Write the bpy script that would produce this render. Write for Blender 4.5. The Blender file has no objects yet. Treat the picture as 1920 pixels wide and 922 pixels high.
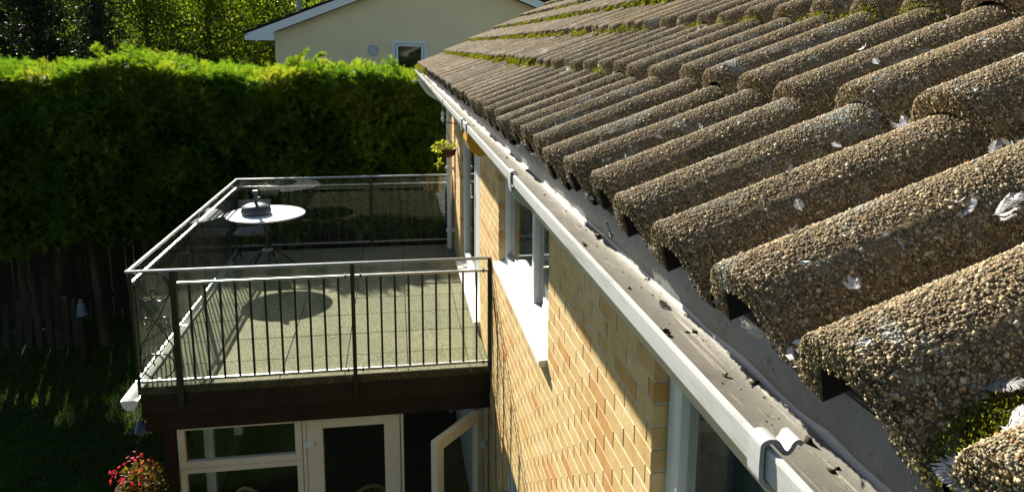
import bpy, math, random
import numpy as np
from mathutils import Matrix, Vector

random.seed(7)
rng = np.random.default_rng(11)
SC = bpy.context.scene
COL = SC.collection
CZ = 5.15                       # height of the lens above the lawn; "h" below means metres under the lens

# ------------------------------------------------------------------ camera, sky, sun, exposure
cd = bpy.data.cameras.new('camera'); cam = bpy.data.objects.new('camera', cd); COL.objects.link(cam)
cr = Vector((0.98736852, -0.15830234, 0.00661682)); cu = Vector((0.02045083, 0.16874692, 0.98544723))
cf = Vector((0.15711517, 0.97286425, -0.16985281))
cam.matrix_world = Matrix(((cr.x, cu.x, -cf.x, 0), (cr.y, cu.y, -cf.y, 0), (cr.z, cu.z, -cf.z, CZ), (0, 0, 0, 1)))
cd.sensor_width = 36; cd.lens = 1367.2 / 1920 * 36; cd.shift_y = (323.44 - 461) / 1920
cd.clip_start = 0.02; cd.clip_end = 600
SC.camera = cam

SUN = Vector((-0.40, 1.26, 0.72)).normalized()      # towards the sun: ahead, a little left, 29 degrees up
w = bpy.data.worlds.new('World'); SC.world = w; w.use_nodes = True
nt = w.node_tree; nt.nodes.clear()
sky = nt.nodes.new('ShaderNodeTexSky'); sky.sky_type = 'NISHITA'; sky.sun_disc = False
sky.sun_elevation = math.asin(SUN.z); sky.sun_rotation = math.atan2(SUN.x, SUN.y)
bg = nt.nodes.new('ShaderNodeBackground'); bg.inputs['Strength'].default_value = 0.051
wo = nt.nodes.new('ShaderNodeOutputWorld')
nt.links.new(sky.outputs[0], bg.inputs[0]); nt.links.new(bg.outputs[0], wo.inputs[0])
sl = bpy.data.lights.new('sun', 'SUN'); sl.energy = 5.0; sl.angle = math.radians(0.55); sl.color = (1, 0.92, 0.78)
so = bpy.data.objects.new('sun', sl); COL.objects.link(so); so.location = (-8, 25, 25)
so.rotation_euler = SUN.to_track_quat('Z', 'Y').to_euler()
SC.view_settings.view_transform = 'Standard'; SC.view_settings.look = 'None'
SC.view_settings.gamma = 1; SC.view_settings.exposure = 1.45; SC.view_settings.use_curve_mapping = False
SC.render.engine = 'CYCLES'
SC.cycles.max_bounces = 8; SC.cycles.diffuse_bounces = 3; SC.cycles.glossy_bounces = 3
SC.cycles.transparent_max_bounces = 16; SC.cycles.transmission_bounces = 4; SC.cycles.caustics_reflective = False
SC.cycles.sample_clamp_indirect = 6

# ------------------------------------------------------------------ helpers
def Z(h): return CZ - h
class NT:
    def __init__(s, m): s.m = m; s.t = m.node_tree; s.L = s.t.links
    def n(s, typ, **kw):
        nd = s.t.nodes.new(typ)
        for k, v in kw.items():
            if k.startswith('_'): setattr(nd, k[1:], v)
        return nd
    def set(s, nd, **kw):
        for k, v in kw.items(): nd.inputs[k.replace('__', ' ')].default_value = v
        return nd
def new_mat(name):
    m = bpy.data.materials.new(name); m.use_nodes = True
    m.node_tree.nodes.clear(); k = NT(m)
    out = k.n('ShaderNodeOutputMaterial'); return m, k, out
def principled(k, out, col=None, rough=.6, spec=.4, metal=0):
    b = k.n('ShaderNodeBsdfPrincipled'); b.inputs['Roughness'].default_value = rough
    b.inputs['Specular IOR Level'].default_value = spec; b.inputs['Metallic'].default_value = metal
    if col is not None: b.inputs['Base Color'].default_value = (*col, 1)
    k.L.new(b.outputs[0], out.inputs['Surface']); return b
def coord(k, kind='pos', scale=None):
    if kind == 'pos': c = k.n('ShaderNodeNewGeometry').outputs['Position']
    else: c = k.n('ShaderNodeTexCoord').outputs['Object']
    if scale:
        mp = k.n('ShaderNodeMapping'); mp.inputs['Scale'].default_value = scale
        k.L.new(c, mp.inputs['Vector']); c = mp.outputs[0]
    return c
def noise(k, c, scale, detail=4, rough=.55, dist=0):
    t = k.n('ShaderNodeTexNoise'); t.inputs['Scale'].default_value = scale; t.inputs['Detail'].default_value = detail
    t.inputs['Roughness'].default_value = rough; t.inputs['Distortion'].default_value = dist
    k.L.new(c, t.inputs['Vector']); return t.outputs['Fac']
def ramp(k, fac, stops, interp='LINEAR'):
    r = k.n('ShaderNodeValToRGB'); r.color_ramp.interpolation = interp
    e = r.color_ramp.elements
    while len(e) < len(stops): e.new(0.5)
    for i, (p, c) in enumerate(stops):
        e[i].position = p; e[i].color = (*c, 1) if len(c) == 3 else c
    k.L.new(fac, r.inputs[0]); return r.outputs[0]
def mix(k, fac, a, b, mode='MIX'):
    m = k.n('ShaderNodeMix'); m.data_type = 'RGBA'; m.blend_type = mode
    for s, v in ((0, fac), (6, a), (7, b)):
        if isinstance(v, (int, float)): m.inputs[s].default_value = v
        elif isinstance(v, tuple): m.inputs[s].default_value = (*v, 1)
        else: k.L.new(v, m.inputs[s])
    return m.outputs[2]
def bump(k, b, hgt, strength=.4, dist=.01):
    n = k.n('ShaderNodeBump'); n.inputs['Strength'].default_value = strength; n.inputs['Distance'].default_value = dist
    k.L.new(hgt, n.inputs['Height']); k.L.new(n.outputs[0], b.inputs['Normal']); return n
def thr(k, fac, a, b): return ramp(k, fac, [(a, (0, 0, 0)), (b, (1, 1, 1))])

def paint(name, col, rough=.45, var=.15, scale=6, spec=.4, dirt=None, dirt_a=.55, dirt_b=.75, metal=0, bmp=0, stretch=None):
    m, k, o = new_mat(name); b = principled(k, o, None, rough, spec, metal); c = coord(k, 'pos', stretch)
    d = tuple(x * (1 - var) for x in col)
    cl = ramp(k, noise(k, c, scale), [(.3, d), (.7, col)])
    if dirt: cl = mix(k, thr(k, noise(k, c, scale * 2.7, 6, .65), dirt_a, dirt_b), cl, dirt)
    k.L.new(cl, b.inputs['Base Color'])
    if bmp: bump(k, b, noise(k, c, scale * 12, 4), bmp, .004)
    return m
def leafmat(name, cols, trans=.45, rough=.6, amp=.9, off=-.25, nsc=1.1):
    m, k, o = new_mat(name)
    r = k.n('ShaderNodeNewGeometry').outputs['Random Per Island']
    n = noise(k, coord(k), nsc, 3)
    f = k.n('ShaderNodeMath'); f.operation = 'MULTIPLY_ADD'; k.L.new(n, f.inputs[0]); f.inputs[1].default_value = amp
    f2 = k.n('ShaderNodeMath'); f2.operation = 'MULTIPLY_ADD'; k.L.new(r, f2.inputs[0]); f2.inputs[1].default_value = .6
    f2.inputs[2].default_value = off; k.L.new(f2.outputs[0], f.inputs[2])
    c = ramp(k, f.outputs[0], cols)
    b = k.n('ShaderNodeBsdfPrincipled'); b.inputs['Roughness'].default_value = rough; b.inputs['Specular IOR Level'].default_value = .25
    k.L.new(c, b.inputs['Base Color'])
    t = k.n('ShaderNodeBsdfTranslucent'); c2 = mix(k, 1.0, c, (1.0, 1.0, .45), 'MULTIPLY')
    hs = k.n('ShaderNodeHueSaturation'); hs.inputs['Value'].default_value = 1.9; k.L.new(c2, hs.inputs['Color'])
    k.L.new(hs.outputs[0], t.inputs[0])
    mx = k.n('ShaderNodeMixShader'); mx.inputs[0].default_value = trans
    k.L.new(b.outputs[0], mx.inputs[1]); k.L.new(t.outputs[0], mx.inputs[2]); k.L.new(mx.outputs[0], o.inputs['Surface'])
    return m
def glassmat(name, tint=(.9, .96, .93), dust=0.0, ior=1.5, rough=.0, boost=1.0):
    m, k, o = new_mat(name)
    tr = k.n('ShaderNodeBsdfTransparent'); tr.inputs[0].default_value = (*tint, 1)
    gl = k.n('ShaderNodeBsdfGlossy'); gl.inputs['Roughness'].default_value = rough
    lw = k.n('ShaderNodeLayerWeight'); f0 = ((ior - 1) / (ior + 1)) ** 2      # Schlick reflectance, the same from both sides of the sheet
    pw = k.n('ShaderNodeMath'); pw.operation = 'POWER'; pw.inputs[1].default_value = 5; k.L.new(lw.outputs['Facing'], pw.inputs[0])
    mf = k.n('ShaderNodeMath'); mf.operation = 'MULTIPLY_ADD'; mf.use_clamp = True; mf.inputs[1].default_value = (1 - f0) * boost; mf.inputs[2].default_value = f0 * boost
    k.L.new(pw.outputs[0], mf.inputs[0])
    mx = k.n('ShaderNodeMixShader'); k.L.new(mf.outputs[0], mx.inputs[0])
    k.L.new(tr.outputs[0], mx.inputs[1]); k.L.new(gl.outputs[0], mx.inputs[2]); last = mx
    if dust:
        df = k.n('ShaderNodeBsdfDiffuse'); df.inputs[0].default_value = (.6, .6, .55, 1)
        tl = k.n('ShaderNodeBsdfTranslucent'); tl.inputs[0].default_value = (.6, .6, .5, 1)
        ad = k.n('ShaderNodeMixShader'); k.L.new(df.outputs[0], ad.inputs[1]); k.L.new(tl.outputs[0], ad.inputs[2])
        n1 = thr(k, noise(k, coord(k, 'pos', (7, 7, 2)), 1.3, 6, .7), .35, .8)
        n2 = thr(k, noise(k, coord(k), 90, 2, .6), .66, .74)
        am = k.n('ShaderNodeMath'); am.operation = 'MULTIPLY_ADD'; k.L.new(n1, am.inputs[0]); am.inputs[1].default_value = dust
        am2 = k.n('ShaderNodeMath'); am2.operation = 'MULTIPLY'; k.L.new(n2, am2.inputs[0]); am2.inputs[1].default_value = dust * 2.0
        k.L.new(am2.outputs[0], am.inputs[2])
        m2 = k.n('ShaderNodeMixShader'); k.L.new(am.outputs[0], m2.inputs[0])
        k.L.new(mx.outputs[0], m2.inputs[1]); k.L.new(ad.outputs[0], m2.inputs[2]); last = m2
    k.L.new(last.outputs[0], o.inputs['Surface']); return m

def prop(o, label=None, cat=None, group=None, kind=None):
    if label: o['label'] = label
    if cat: o['category'] = cat
    if group: o['group'] = group
    if kind: o['kind'] = kind
    return o
def empty(name, loc, label, cat, group=None):
    o = bpy.data.objects.new(name, None); COL.objects.link(o); o.location = loc; o.empty_display_size = .2
    return prop(o, label, cat, group)
def attach(o, parent):
    if parent is None: return
    o.parent = parent
    if parent.type == 'EMPTY': o.location = o.location - parent.location
class MB:
    """collects shapes into one mesh, world coordinates"""
    def __init__(s): s.v = []; s.f = []
    def add(s, vs, fs):
        b = len(s.v); s.v += [tuple(x) for x in vs]; s.f += [tuple(i + b for i in f) for f in fs]; return s
    def box(s, x0, x1, y0, y1, z0, z1, bev=0):
        if x0 > x1: x0, x1 = x1, x0
        if y0 > y1: y0, y1 = y1, y0
        if z0 > z1: z0, z1 = z1, z0
        if not bev:
            vs = [(x, y, z) for x in (x0, x1) for y in (y0, y1) for z in (z0, z1)]
            return s.add(vs, [(0, 1, 3, 2), (4, 6, 7, 5), (0, 4, 5, 1), (2, 3, 7, 6), (0, 2, 6, 4), (1, 5, 7, 3)])
        e = bev; vs = []
        for x in (x0, x1):
            for y in (y0, y1):
                for z in (z0, z1):
                    dx = e if x == x0 else -e; dy = e if y == y0 else -e; dz = e if z == z0 else -e
                    vs += [(x, y + dy, z + dz), (x + dx, y, z + dz), (x + dx, y + dy, z)]
        I = lambda a, b, c, d: (a * 4 + b * 2 + c) * 3 + d
        fs = []
        for a in (0, 1):
            fs.append((I(a, 0, 0, 0), I(a, 0, 1, 0), I(a, 1, 1, 0), I(a, 1, 0, 0)))
            fs.append((I(0, a, 0, 1), I(0, a, 1, 1), I(1, a, 1, 1), I(1, a, 0, 1)))
            fs.append((I(0, 0, a, 2), I(0, 1, a, 2), I(1, 1, a, 2), I(1, 0, a, 2)))
        for a in (0, 1):
            for b in (0, 1):
                fs.append((I(a, b, 0, 0), I(a, b, 1, 0), I(a, b, 1, 1), I(a, b, 0, 1)))
                fs.append((I(a, 0, b, 0), I(a, 1, b, 0), I(a, 1, b, 2), I(a, 0, b, 2)))
                fs.append((I(0, a, b, 1), I(1, a, b, 1), I(1, a, b, 2), I(0, a, b, 2)))
                for c in (0, 1): fs.append((I(a, b, c, 0), I(a, b, c, 1), I(a, b, c, 2)))
        return s.add(vs, fs)
    def tube(s, pts, r, n=8, cap=True):
        P = [Vector(p) for p in pts]; R = r if isinstance(r, (list, tuple)) else [r] * len(P); vs = []; fs = []
        up = Vector((0, 0, 1))
        for i, p in enumerate(P):
            d = (P[min(i + 1, len(P) - 1)] - P[max(i - 1, 0)]).normalized()
            a = d.cross(up if abs(d.z) < .95 else Vector((1, 0, 0))).normalized(); b = d.cross(a)
            for j in range(n):
                t = 2 * math.pi * j / n; vs.append(p + (a * math.cos(t) + b * math.sin(t)) * R[i])
        for i in range(len(P) - 1):
            for j in range(n):
                fs.append((i * n + j, i * n + (j + 1) % n, (i + 1) * n + (j + 1) % n, (i + 1) * n + j))
        if cap: fs.append(tuple(range(n))); fs.append(tuple((len(P) - 1) * n + j for j in range(n)))
        return s.add(vs, fs)
    def lathe(s, prof, c, n=24):
        vs = []; fs = []
        for r, z in prof:
            for j in range(n):
                t = 2 * math.pi * j / n; vs.append((c[0] + r * math.cos(t), c[1] + r * math.sin(t), c[2] + z))
        for i in range(len(prof) - 1):
            for j in range(n): fs.append((i * n + j, i * n + (j + 1) % n, (i + 1) * n + (j + 1) % n, (i + 1) * n + j))
        fs.append(tuple(range(n))); fs.append(tuple((len(prof) - 1) * n + j for j in range(n)))
        return s.add(vs, fs)
    def sweep_y(s, prof, y0, y1, closed=True, segs=1):
        """profile of (x, z) pulled along y"""
        n = len(prof); vs = []; fs = []
        for i in range(segs + 1):
            y = y0 + (y1 - y0) * i / segs; vs += [(x, y, z) for x, z in prof]
        for i in range(segs):
            for j in range(n if closed else n - 1):
                fs.append((i * n + j, i * n + (j + 1) % n, (i + 1) * n + (j + 1) % n, (i + 1) * n + j))
        if closed: fs.append(tuple(range(n))); fs.append(tuple(segs * n + j for j in range(n)))
        return s.add(vs, fs)
    def mesh(s, name, mat=None, smooth=False):
        me = bpy.data.meshes.new(name); me.from_pydata(s.v, [], s.f); me.validate()
        import bmesh
        bm = bmesh.new(); bm.from_mesh(me); bmesh.ops.recalc_face_normals(bm, faces=bm.faces); bm.to_mesh(me); bm.free()
        if mat: me.materials.append(mat)
        if smooth:
            me.polygons.foreach_set('use_smooth', [True] * len(me.polygons))
            try: me.set_sharp_from_angle(angle=math.radians(40))
            except Exception: pass
        me.update(); return me
    def build(s, name, mat, parent=None, smooth=False, kind=None, label=None):
        o = bpy.data.objects.new(name, s.mesh(name, mat, smooth)); COL.objects.link(o); attach(o, parent)
        if kind: o['kind'] = kind
        if label: o['label'] = label
        return o
def inst(name, me, loc=(0, 0, 0), parent=None, rot=None, scale=None):
    o = bpy.data.objects.new(name, me); COL.objects.link(o); o.location = loc
    if rot: o.rotation_euler = rot
    if scale: o.scale = scale
    attach(o, parent); return o
def np_mesh(name, V, F, mat, smooth=False, cols=None, mats=None, fmat=None):
    """fast mesh from arrays; F is (m,3) or (m,4)"""
    me = bpy.data.meshes.new(name); k = F.shape[1]
    me.vertices.add(len(V)); me.vertices.foreach_set('co', V.astype(np.float32).ravel())
    me.loops.add(F.size); me.loops.foreach_set('vertex_index', F.astype(np.int32).ravel())
    me.polygons.add(len(F)); me.polygons.foreach_set('loop_start', np.arange(0, F.size, k, dtype=np.int32))
    if smooth: me.polygons.foreach_set('use_smooth', np.ones(len(F), bool))
    for m in (mats or [mat]): me.materials.append(m)
    if fmat is not None: me.polygons.foreach_set('material_index', fmat.astype(np.int32))
    if cols is not None:
        a = me.color_attributes.new('pcol', 'FLOAT_COLOR', 'POINT')
        c4 = np.concatenate([cols, np.ones((len(cols), 1))], 1).astype(np.float32); a.data.foreach_set('color', c4.ravel())
    me.update(calc_edges=True); return me
def scatter(T, TF, pos, R, scale):
    """copies of template T (k,3) at pos with rotation matrices R (n,3,3)"""
    n = len(pos); s = np.asarray(scale).reshape(n, 1, -1)
    V = np.einsum('nij,nkj->nki', R, T[None] * s) + pos[:, None, :]
    F = (TF[None] + (np.arange(n) * len(T))[:, None, None]).reshape(-1, TF.shape[1])
    return V.reshape(-1, 3), F
def frames(x, up):
    """orthonormal matrices whose first column is x (n,3)"""
    x = x / np.linalg.norm(x, axis=1, keepdims=True); y = np.cross(up, x); y /= np.linalg.norm(y, axis=1, keepdims=True) + 1e-9
    z = np.cross(x, y); return np.stack([x, y, z], 2)
def fbm(x, y, z=0, s=0):
    r = 0; a = 1
    for i in range(4):
        f = 1.9 ** i
        r = r + a * (np.sin(x * f * 1.3 + 1.7 * np.sin(y * f + s + i) + i * 2.1 + s) * np.sin(y * f * 1.1 + 1.3 * np.sin(x * f * .9 - s) + i + z * f))
        a *= .55
    return r

# ------------------------------------------------------------------ materials
def brickmat(name, island):
    m, k, o = new_mat(name); b = principled(k, o, None, .85, .15)
    g = k.n('ShaderNodeNewGeometry')
    r = g.outputs['Random Per Island'] if island else k.n('ShaderNodeObjectInfo').outputs['Random']
    base = ramp(k, r, [(0, (.54, .37, .15)), (.22, (.61, .43, .19)), (.45, (.66, .49, .25)), (.62, (.56, .36, .13)),
                       (.78, (.70, .54, .31)), (.88, (.53, .27, .075)), (1, (.45, .18, .04))])
    c = coord(k)
    ca = mix(k, .40, base, ramp(k, noise(k, c, 14, 5, .6), [(.3, (.44, .27, .10)), (.5, (.62, .44, .20)), (.72, (.76, .60, .36))]), 'MIX')
    ca = mix(k, thr(k, noise(k, c, 9, 5, .7, .6), .60, .76), ca, (.44, .215, .05))
    sp = noise(k, c, 420, 2, .5)
    ca = mix(k, thr(k, sp, .62, .72), ca, (.22, .13, .06))
    k.L.new(ca, b.inputs['Base Color'])
    bump(k, b, mix(k, .5, noise(k, c, 330, 3), noise(k, c, 60, 4)), .55, .002)
    return m
M = {}
M['brick'] = brickmat('brick_face', False); M['brick_far'] = brickmat('brick_face_joined', True)
M['mortar'] = paint('mortar', (.62, .56, .44), .9, .25, 30, .1, bmp=.3)
M['white'] = paint('white_plastic', (.76, .77, .76), .32, .07, 5, .5, dirt=(.42, .40, .33), dirt_a=.66, dirt_b=.86)
M['sillwhite'] = paint('white_sill', (.82, .82, .80), .4, .05, 8, .4)
M['cream'] = paint('cream_frame', (.74, .69, .56), .4, .08, 7, .4, dirt=(.42, .38, .28), dirt_a=.66, dirt_b=.85)
M['fascia'] = paint('cream_fascia_board', (.62, .54, .36), .6, .15, 12, .3, dirt=(.35, .28, .18), dirt_a=.6, dirt_b=.8)
M['amber'] = paint('amber_lit_plastic', (.72, .36, .03), .4, .2, 8, .5)  # brick-reflected amber light painted into the outlet's colour
M['grey'] = paint('grey_plastic', (.35, .37, .38), .4, .1, 8, .4)
M['metal'] = paint('black_painted_iron', (.022, .020, .018), .30, .3, 20, .6, dirt=(.10, .055, .03), dirt_a=.66, dirt_b=.8)
M['rail'] = paint('worn_rail_iron', (.52, .52, .51), .44, .2, 25, .6, metal=.9)
M['darkwood'] = paint('dark_stained_timber', (.030, .018, .011), .65, .4, 8, .25, dirt=(.05, .06, .02), dirt_a=.6, dirt_b=.8, bmp=.3)
M['dark'] = paint('painted_dark_void', (.02, .02, .02), .9, .2, 3, .1)  # on the tile hollows this near-black is painted shade
M['room'] = paint('room_plaster', (.62, .60, .54), .9, .2, 2, .1)
M['roomfloor'] = paint('room_floor', (.09, .055, .03), .6, .3, 4, .3)
M['lead'] = paint('grey_felt_strip', (.085, .095, .08), .7, .35, 16, .25, dirt=(.05, .055, .035), dirt_a=.5, dirt_b=.66, bmp=.5)
M['glass'] = glassmat('window_glass', (.93, .96, .945), 0, 1.5, 0, 1.0)
M['rglass'] = glassmat('dusty_railing_glass', (.965, .985, .965), .024, 1.5, .0, .9)
M['wicker'] = paint('wicker_cane', (.34, .25, .15), .6, .3, 30, .3, bmp=.3)
M['cushion'] = paint('patterned_cushion', (.34, .33, .30), .9, .5, 16, .1, dirt=(.12, .15, .13), dirt_a=.48, dirt_b=.55)
M['bark'] = paint('bark', (.10, .075, .05), .9, .5, 9, .1, bmp=.8, stretch=(1, 1, .25))
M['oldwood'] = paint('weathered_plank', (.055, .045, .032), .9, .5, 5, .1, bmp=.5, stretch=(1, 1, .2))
M['feather'] = paint('white_down', (.58, .57, .56), .8, .06, 30, .1)
M['featherg'] = paint('grey_down', (.30, .29, .28), .8, .3, 60, .1)
M['deadleaf'] = paint('dead_leaf', (.16, .10, .045), .8, .5, 60, .2)
M['debris'] = paint('gutter_silt_crumbs', (.055, .045, .03), .95, .5, 60, .1)
M['nbwall'] = None
M['blueglaze'] = paint('dark_blue_enamel', (.02, .03, .08), .35, .2, 9, .5)
M['statue'] = paint('pale_stone', (.16, .21, .23), .8, .2, 9, .2)

def concrete_tile():
    m, k, o = new_mat('granular_concrete_tile'); b = principled(k, o, None, .9, .12)
    c = coord(k)
    v = k.n('ShaderNodeTexVoronoi'); v.inputs['Scale'].default_value = 230; k.L.new(c, v.inputs['Vector'])
    v2 = k.n('ShaderNodeTexVoronoi'); v2.inputs['Scale'].default_value = 75; k.L.new(c, v2.inputs['Vector'])
    hue = ramp(k, mix(k, .45, v.outputs['Color'], v2.outputs['Color']), [(0, (.07, .056, .036)), (.35, (.16, .125, .08)), (.6, (.24, .19, .122)), (.85, (.32, .26, .17)), (1, (.44, .38, .28))])
    big = ramp(k, noise(k, c, 3.1, 4, .6), [(.3, (.70, .68, .60)), (.7, (1.12, 1.05, .92))])
    cl = mix(k, 1, hue, big, 'MULTIPLY')
    oi = k.n('ShaderNodeObjectInfo').outputs['Random']
    cl = mix(k, 1, cl, ramp(k, oi, [(0, (.80, .80, .80)), (.5, (1, .98, .95)), (1, (1.15, 1.1, 1.02))]), 'MULTIPLY')
    li = thr(k, noise(k, c, 8.5, 6, .72, .5), .555, .66)
    cl = mix(k, li, cl, ramp(k, noise(k, c, 150, 3), [(.35, (.20, .21, .16)), (.65, (.46, .47, .40))]))
    mo = thr(k, noise(k, c, 5.3, 5, .65), .54, .74)
    cl = mix(k, mo, cl, (.07, .07, .022))
    wh = thr(k, noise(k, c, 26, 4, .7), .665, .71)
    cl = mix(k, wh, cl, (.60, .60, .57))
    k.L.new(cl, b.inputs['Base Color'])
    d = ramp(k, v.outputs['Distance'], [(0, (1, 1, 1)), (.6, (0, 0, 0))])
    bump(k, b, mix(k, .4, mix(k, .4, d, ramp(k, v2.outputs['Distance'], [(0, (1, 1, 1)), (.7, (0, 0, 0))])), noise(k, c, 70, 5, .7)), 1.0, .009)
    return m
M['tile'] = concrete_tile()
def pebble():
    m, k, o = new_mat('tile_granules'); b = principled(k, o, None, .75, .25)
    a = k.n('ShaderNodeVertexColor'); a.layer_name = 'pcol'
    c = coord(k)
    li = thr(k, noise(k, c, 8.5, 6, .72, .5), .555, .66)
    cl = mix(k, li, a.outputs['Color'], (.40, .42, .36))
    mo = thr(k, noise(k, c, 5.3, 5, .65), .54, .74)
    cl = mix(k, mo, cl, mix(k, .4, (.085, .082, .028), a.outputs['Color']))
    wh = thr(k, noise(k, c, 26, 4, .7), .665, .71); cl = mix(k, wh, cl, (.60, .60, .57))
    k.L.new(cl, b.inputs['Base Color']); return m
M['pebble'] = pebble()
def silt():
    m, k, o = new_mat('scratched_gutter_silt'); b = principled(k, o, None, .55, .3)
    c = coord(k)
    cl = ramp(k, noise(k, c, 9, 5, .6), [(.25, (.125, .12, .10)), (.7, (.20, .19, .162))])
    s1 = thr(k, noise(k, coord(k, 'pos', (150, 3.5, 150)), 1, 3, .6, 1.2), .60, .68)
    s2 = thr(k, noise(k, coord(k, 'pos', (90, 9, 90)), 1, 4, .65, 2.2), .62, .68)
    cl = mix(k, s1, cl, (.40, .38, .31)); cl = mix(k, s2, cl, (.32, .30, .22))
    sp = thr(k, noise(k, c, 260, 2), .70, .75); cl = mix(k, sp, cl, (.30, .28, .2))
    k.L.new(cl, b.inputs['Base Color']); bump(k, b, noise(k, c, 60, 5, .7), .3, .003); return m
M['silt'] = silt()
def mineral():
    m, k, o = new_mat('mineral_felt'); b = principled(k, o, None, .9, .15); c = coord(k)
    oi = k.n('ShaderNodeObjectInfo').outputs['Random']
    cl = ramp(k, noise(k, c, 85, 3, .75), [(.34, (.05, .053, .036)), (.5, (.15, .152, .11)), (.66, (.36, .355, .28))])
    cl = mix(k, 1, cl, ramp(k, noise(k, c, 2.2, 5, .6), [(.3, (.82, .86, .72)), (.7, (1.12, 1.08, 1.0))]), 'MULTIPLY')
    cl = mix(k, 1, cl, ramp(k, oi, [(0, (.85, .88, .8)), (1, (1.1, 1.08, 1.0))]), 'MULTIPLY')
    cl = mix(k, thr(k, noise(k, c, 3.4, 5, .7), .60, .75), cl, (.10, .13, .03))
    k.L.new(cl, b.inputs['Base Color']); bump(k, b, noise(k, c, 240, 3), .6, .003); return m
M['felt'] = mineral()
def lawnmat():
    m, k, o = new_mat('lawn_grass'); b = principled(k, o, None, .9, .1); c = coord(k)
    cl = ramp(k, noise(k, c, 3, 6, .7), [(.3, (.016, .034, .006)), (.6, (.032, .062, .010)), (.8, (.055, .08, .02))])
    k.L.new(cl, b.inputs['Base Color']); bump(k, b, noise(k, c, 60, 4), .8, .03); return m
M['lawn'] = lawnmat()
def nbwall():
    m, k, o = new_mat('painted_brick'); b = principled(k, o, None, .8, .15); c = coord(k)
    sw = k.n('ShaderNodeSeparateXYZ'); k.L.new(c, sw.inputs[0]); cb = k.n('ShaderNodeCombineXYZ')
    k.L.new(sw.outputs[0], cb.inputs[0]); k.L.new(sw.outputs[2], cb.inputs[1])
    t = k.n('ShaderNodeTexBrick'); t.inputs['Scale'].default_value = 1; t.inputs['Brick Width'].default_value = .225
    t.inputs['Row Height'].default_value = .075; t.inputs['Mortar Size'].default_value = .006
    t.inputs['Color1'].default_value = (1, 1, 1, 1); t.inputs['Color2'].default_value = (.8, .8, .8, 1); t.inputs['Mortar'].default_value = (0, 0, 0, 1)
    k.L.new(cb.outputs[0], t.inputs['Vector'])
    cl = ramp(k, noise(k, c, 1.2, 5, .6), [(.3, (.82, .68, .40)), (.7, (.88, .74, .46))])
    cl = mix(k, .06, cl, t.outputs[0], 'MULTIPLY'); k.L.new(cl, b.inputs['Base Color'])
    bump(k, b, t.outputs[0], .35, .006); return m
M['nbwall'] = nbwall()
M['hedge'] = leafmat('hedge_spray', [(0, (.03, .075, .007)), (.35, (.065, .14, .012)), (.6, (.12, .18, .015)), (.85, (.17, .20, .02)), (1, (.21, .18, .03))], .5, .6, 2.0, -.80, 1.3)
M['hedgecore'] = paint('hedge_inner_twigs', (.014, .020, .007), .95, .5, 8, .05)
M['leaf_y'] = leafmat('yellow_green_leaf', [(0, (.03, .065, .008)), (.4, (.07, .12, .012)), (.75, (.14, .17, .014)), (1, (.20, .17, .015))], .55)
M['leaf_g'] = leafmat('mid_green_leaf', [(0, (.03, .06, .008)), (.5, (.06, .10, .012)), (1, (.12, .14, .02))], .5)
M['leaf_d'] = leafmat('dark_evergreen_leaf', [(0, (.010, .018, .008)), (.6, (.022, .035, .012)), (1, (.04, .05, .015))], .2)
M['moss'] = leafmat('roof_moss', [(0, (.05, .06, .008)), (.4, (.12, .13, .012)), (1, (.26, .26, .02))], .4)
M['grass'] = leafmat('grass_blade', [(0, (.02, .042, .006)), (.5, (.035, .066, .009)), (1, (.065, .095, .015))], .35)
M['begonia'] = leafmat('red_petal', [(0, (.22, .006, .03)), (.5, (.42, .015, .06)), (1, (.55, .07, .13))], .4)
M['begleaf'] = leafmat('basket_leaf', [(0, (.06, .02, .012)), (.5, (.09, .07, .015)), (1, (.20, .17, .03))], .35)
M['tableTop'] = paint('white_enamel_table', (.86, .87, .85), .30, .04, 5, .6)
M['parasol'] = paint('charcoal_plastic', (.06, .075, .085), .4, .2, 9, .45)

# ================================================================== GROUND
o = MB().add([(-90, -60, 0), (90, -60, 0), (90, 120, 0), (-90, 120, 0)], [(0, 1, 2, 3)]).build('lawn', M['lawn'])
prop(o, 'dark shaded lawn below the balcony and hedge', None, None, 'structure')

# ================================================================== MAIN HOUSE
WX = .765                                   # outer face of the brick wall
house = empty('brick_house', (WX + .1, 4.5, 0), 'buff brick house with pebbled concrete roll tiled roof on the right', 'house')
Y_END = 9.9
OPEN = [(.30, 1.99, .50, 1.625), (3.535, 5.36, .50, 1.625), (6.60, 8.72, .50, 2.66), (3.70, 5.13, 2.95, 4.10)]   # y0, y1, h0, h1
# mortar backing, set 3 mm behind the brick faces and 3 mm inside each opening edge
g = .003
def solid_cells(ops, y0, y1, h0, h1, grow):
    ys = sorted({y0, y1, *[a - grow for a, b, c, d in ops], *[b + grow for a, b, c, d in ops]})
    hs = sorted({h0, h1, *[c for a, b, c, d in ops], *[d + grow for a, b, c, d in ops]})
    out = []
    for ya, yb in zip(ys[:-1], ys[1:]):
        run = None
        for ha, hb in zip(hs[:-1], hs[1:]):
            cy, ch = (ya + yb) / 2, (ha + hb) / 2
            hole = any(a - grow < cy < b + grow and c < ch < d + grow for a, b, c, d in ops) or ch < h0
            if hole:
                if run: out.append((ya, yb, *run)); run = None
            else: run = (run[0], hb) if run else (ha, hb)
        if run: out.append((ya, yb, *run))
    return out
mb = MB()
for ya, yb, ha, hb in solid_cells(OPEN, -1.2, Y_END - g, .50, CZ, g): mb.box(WX + g, WX + .26, ya, yb, Z(ha), Z(hb))
wall = mb.build('wall', M['mortar'], house)
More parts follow.
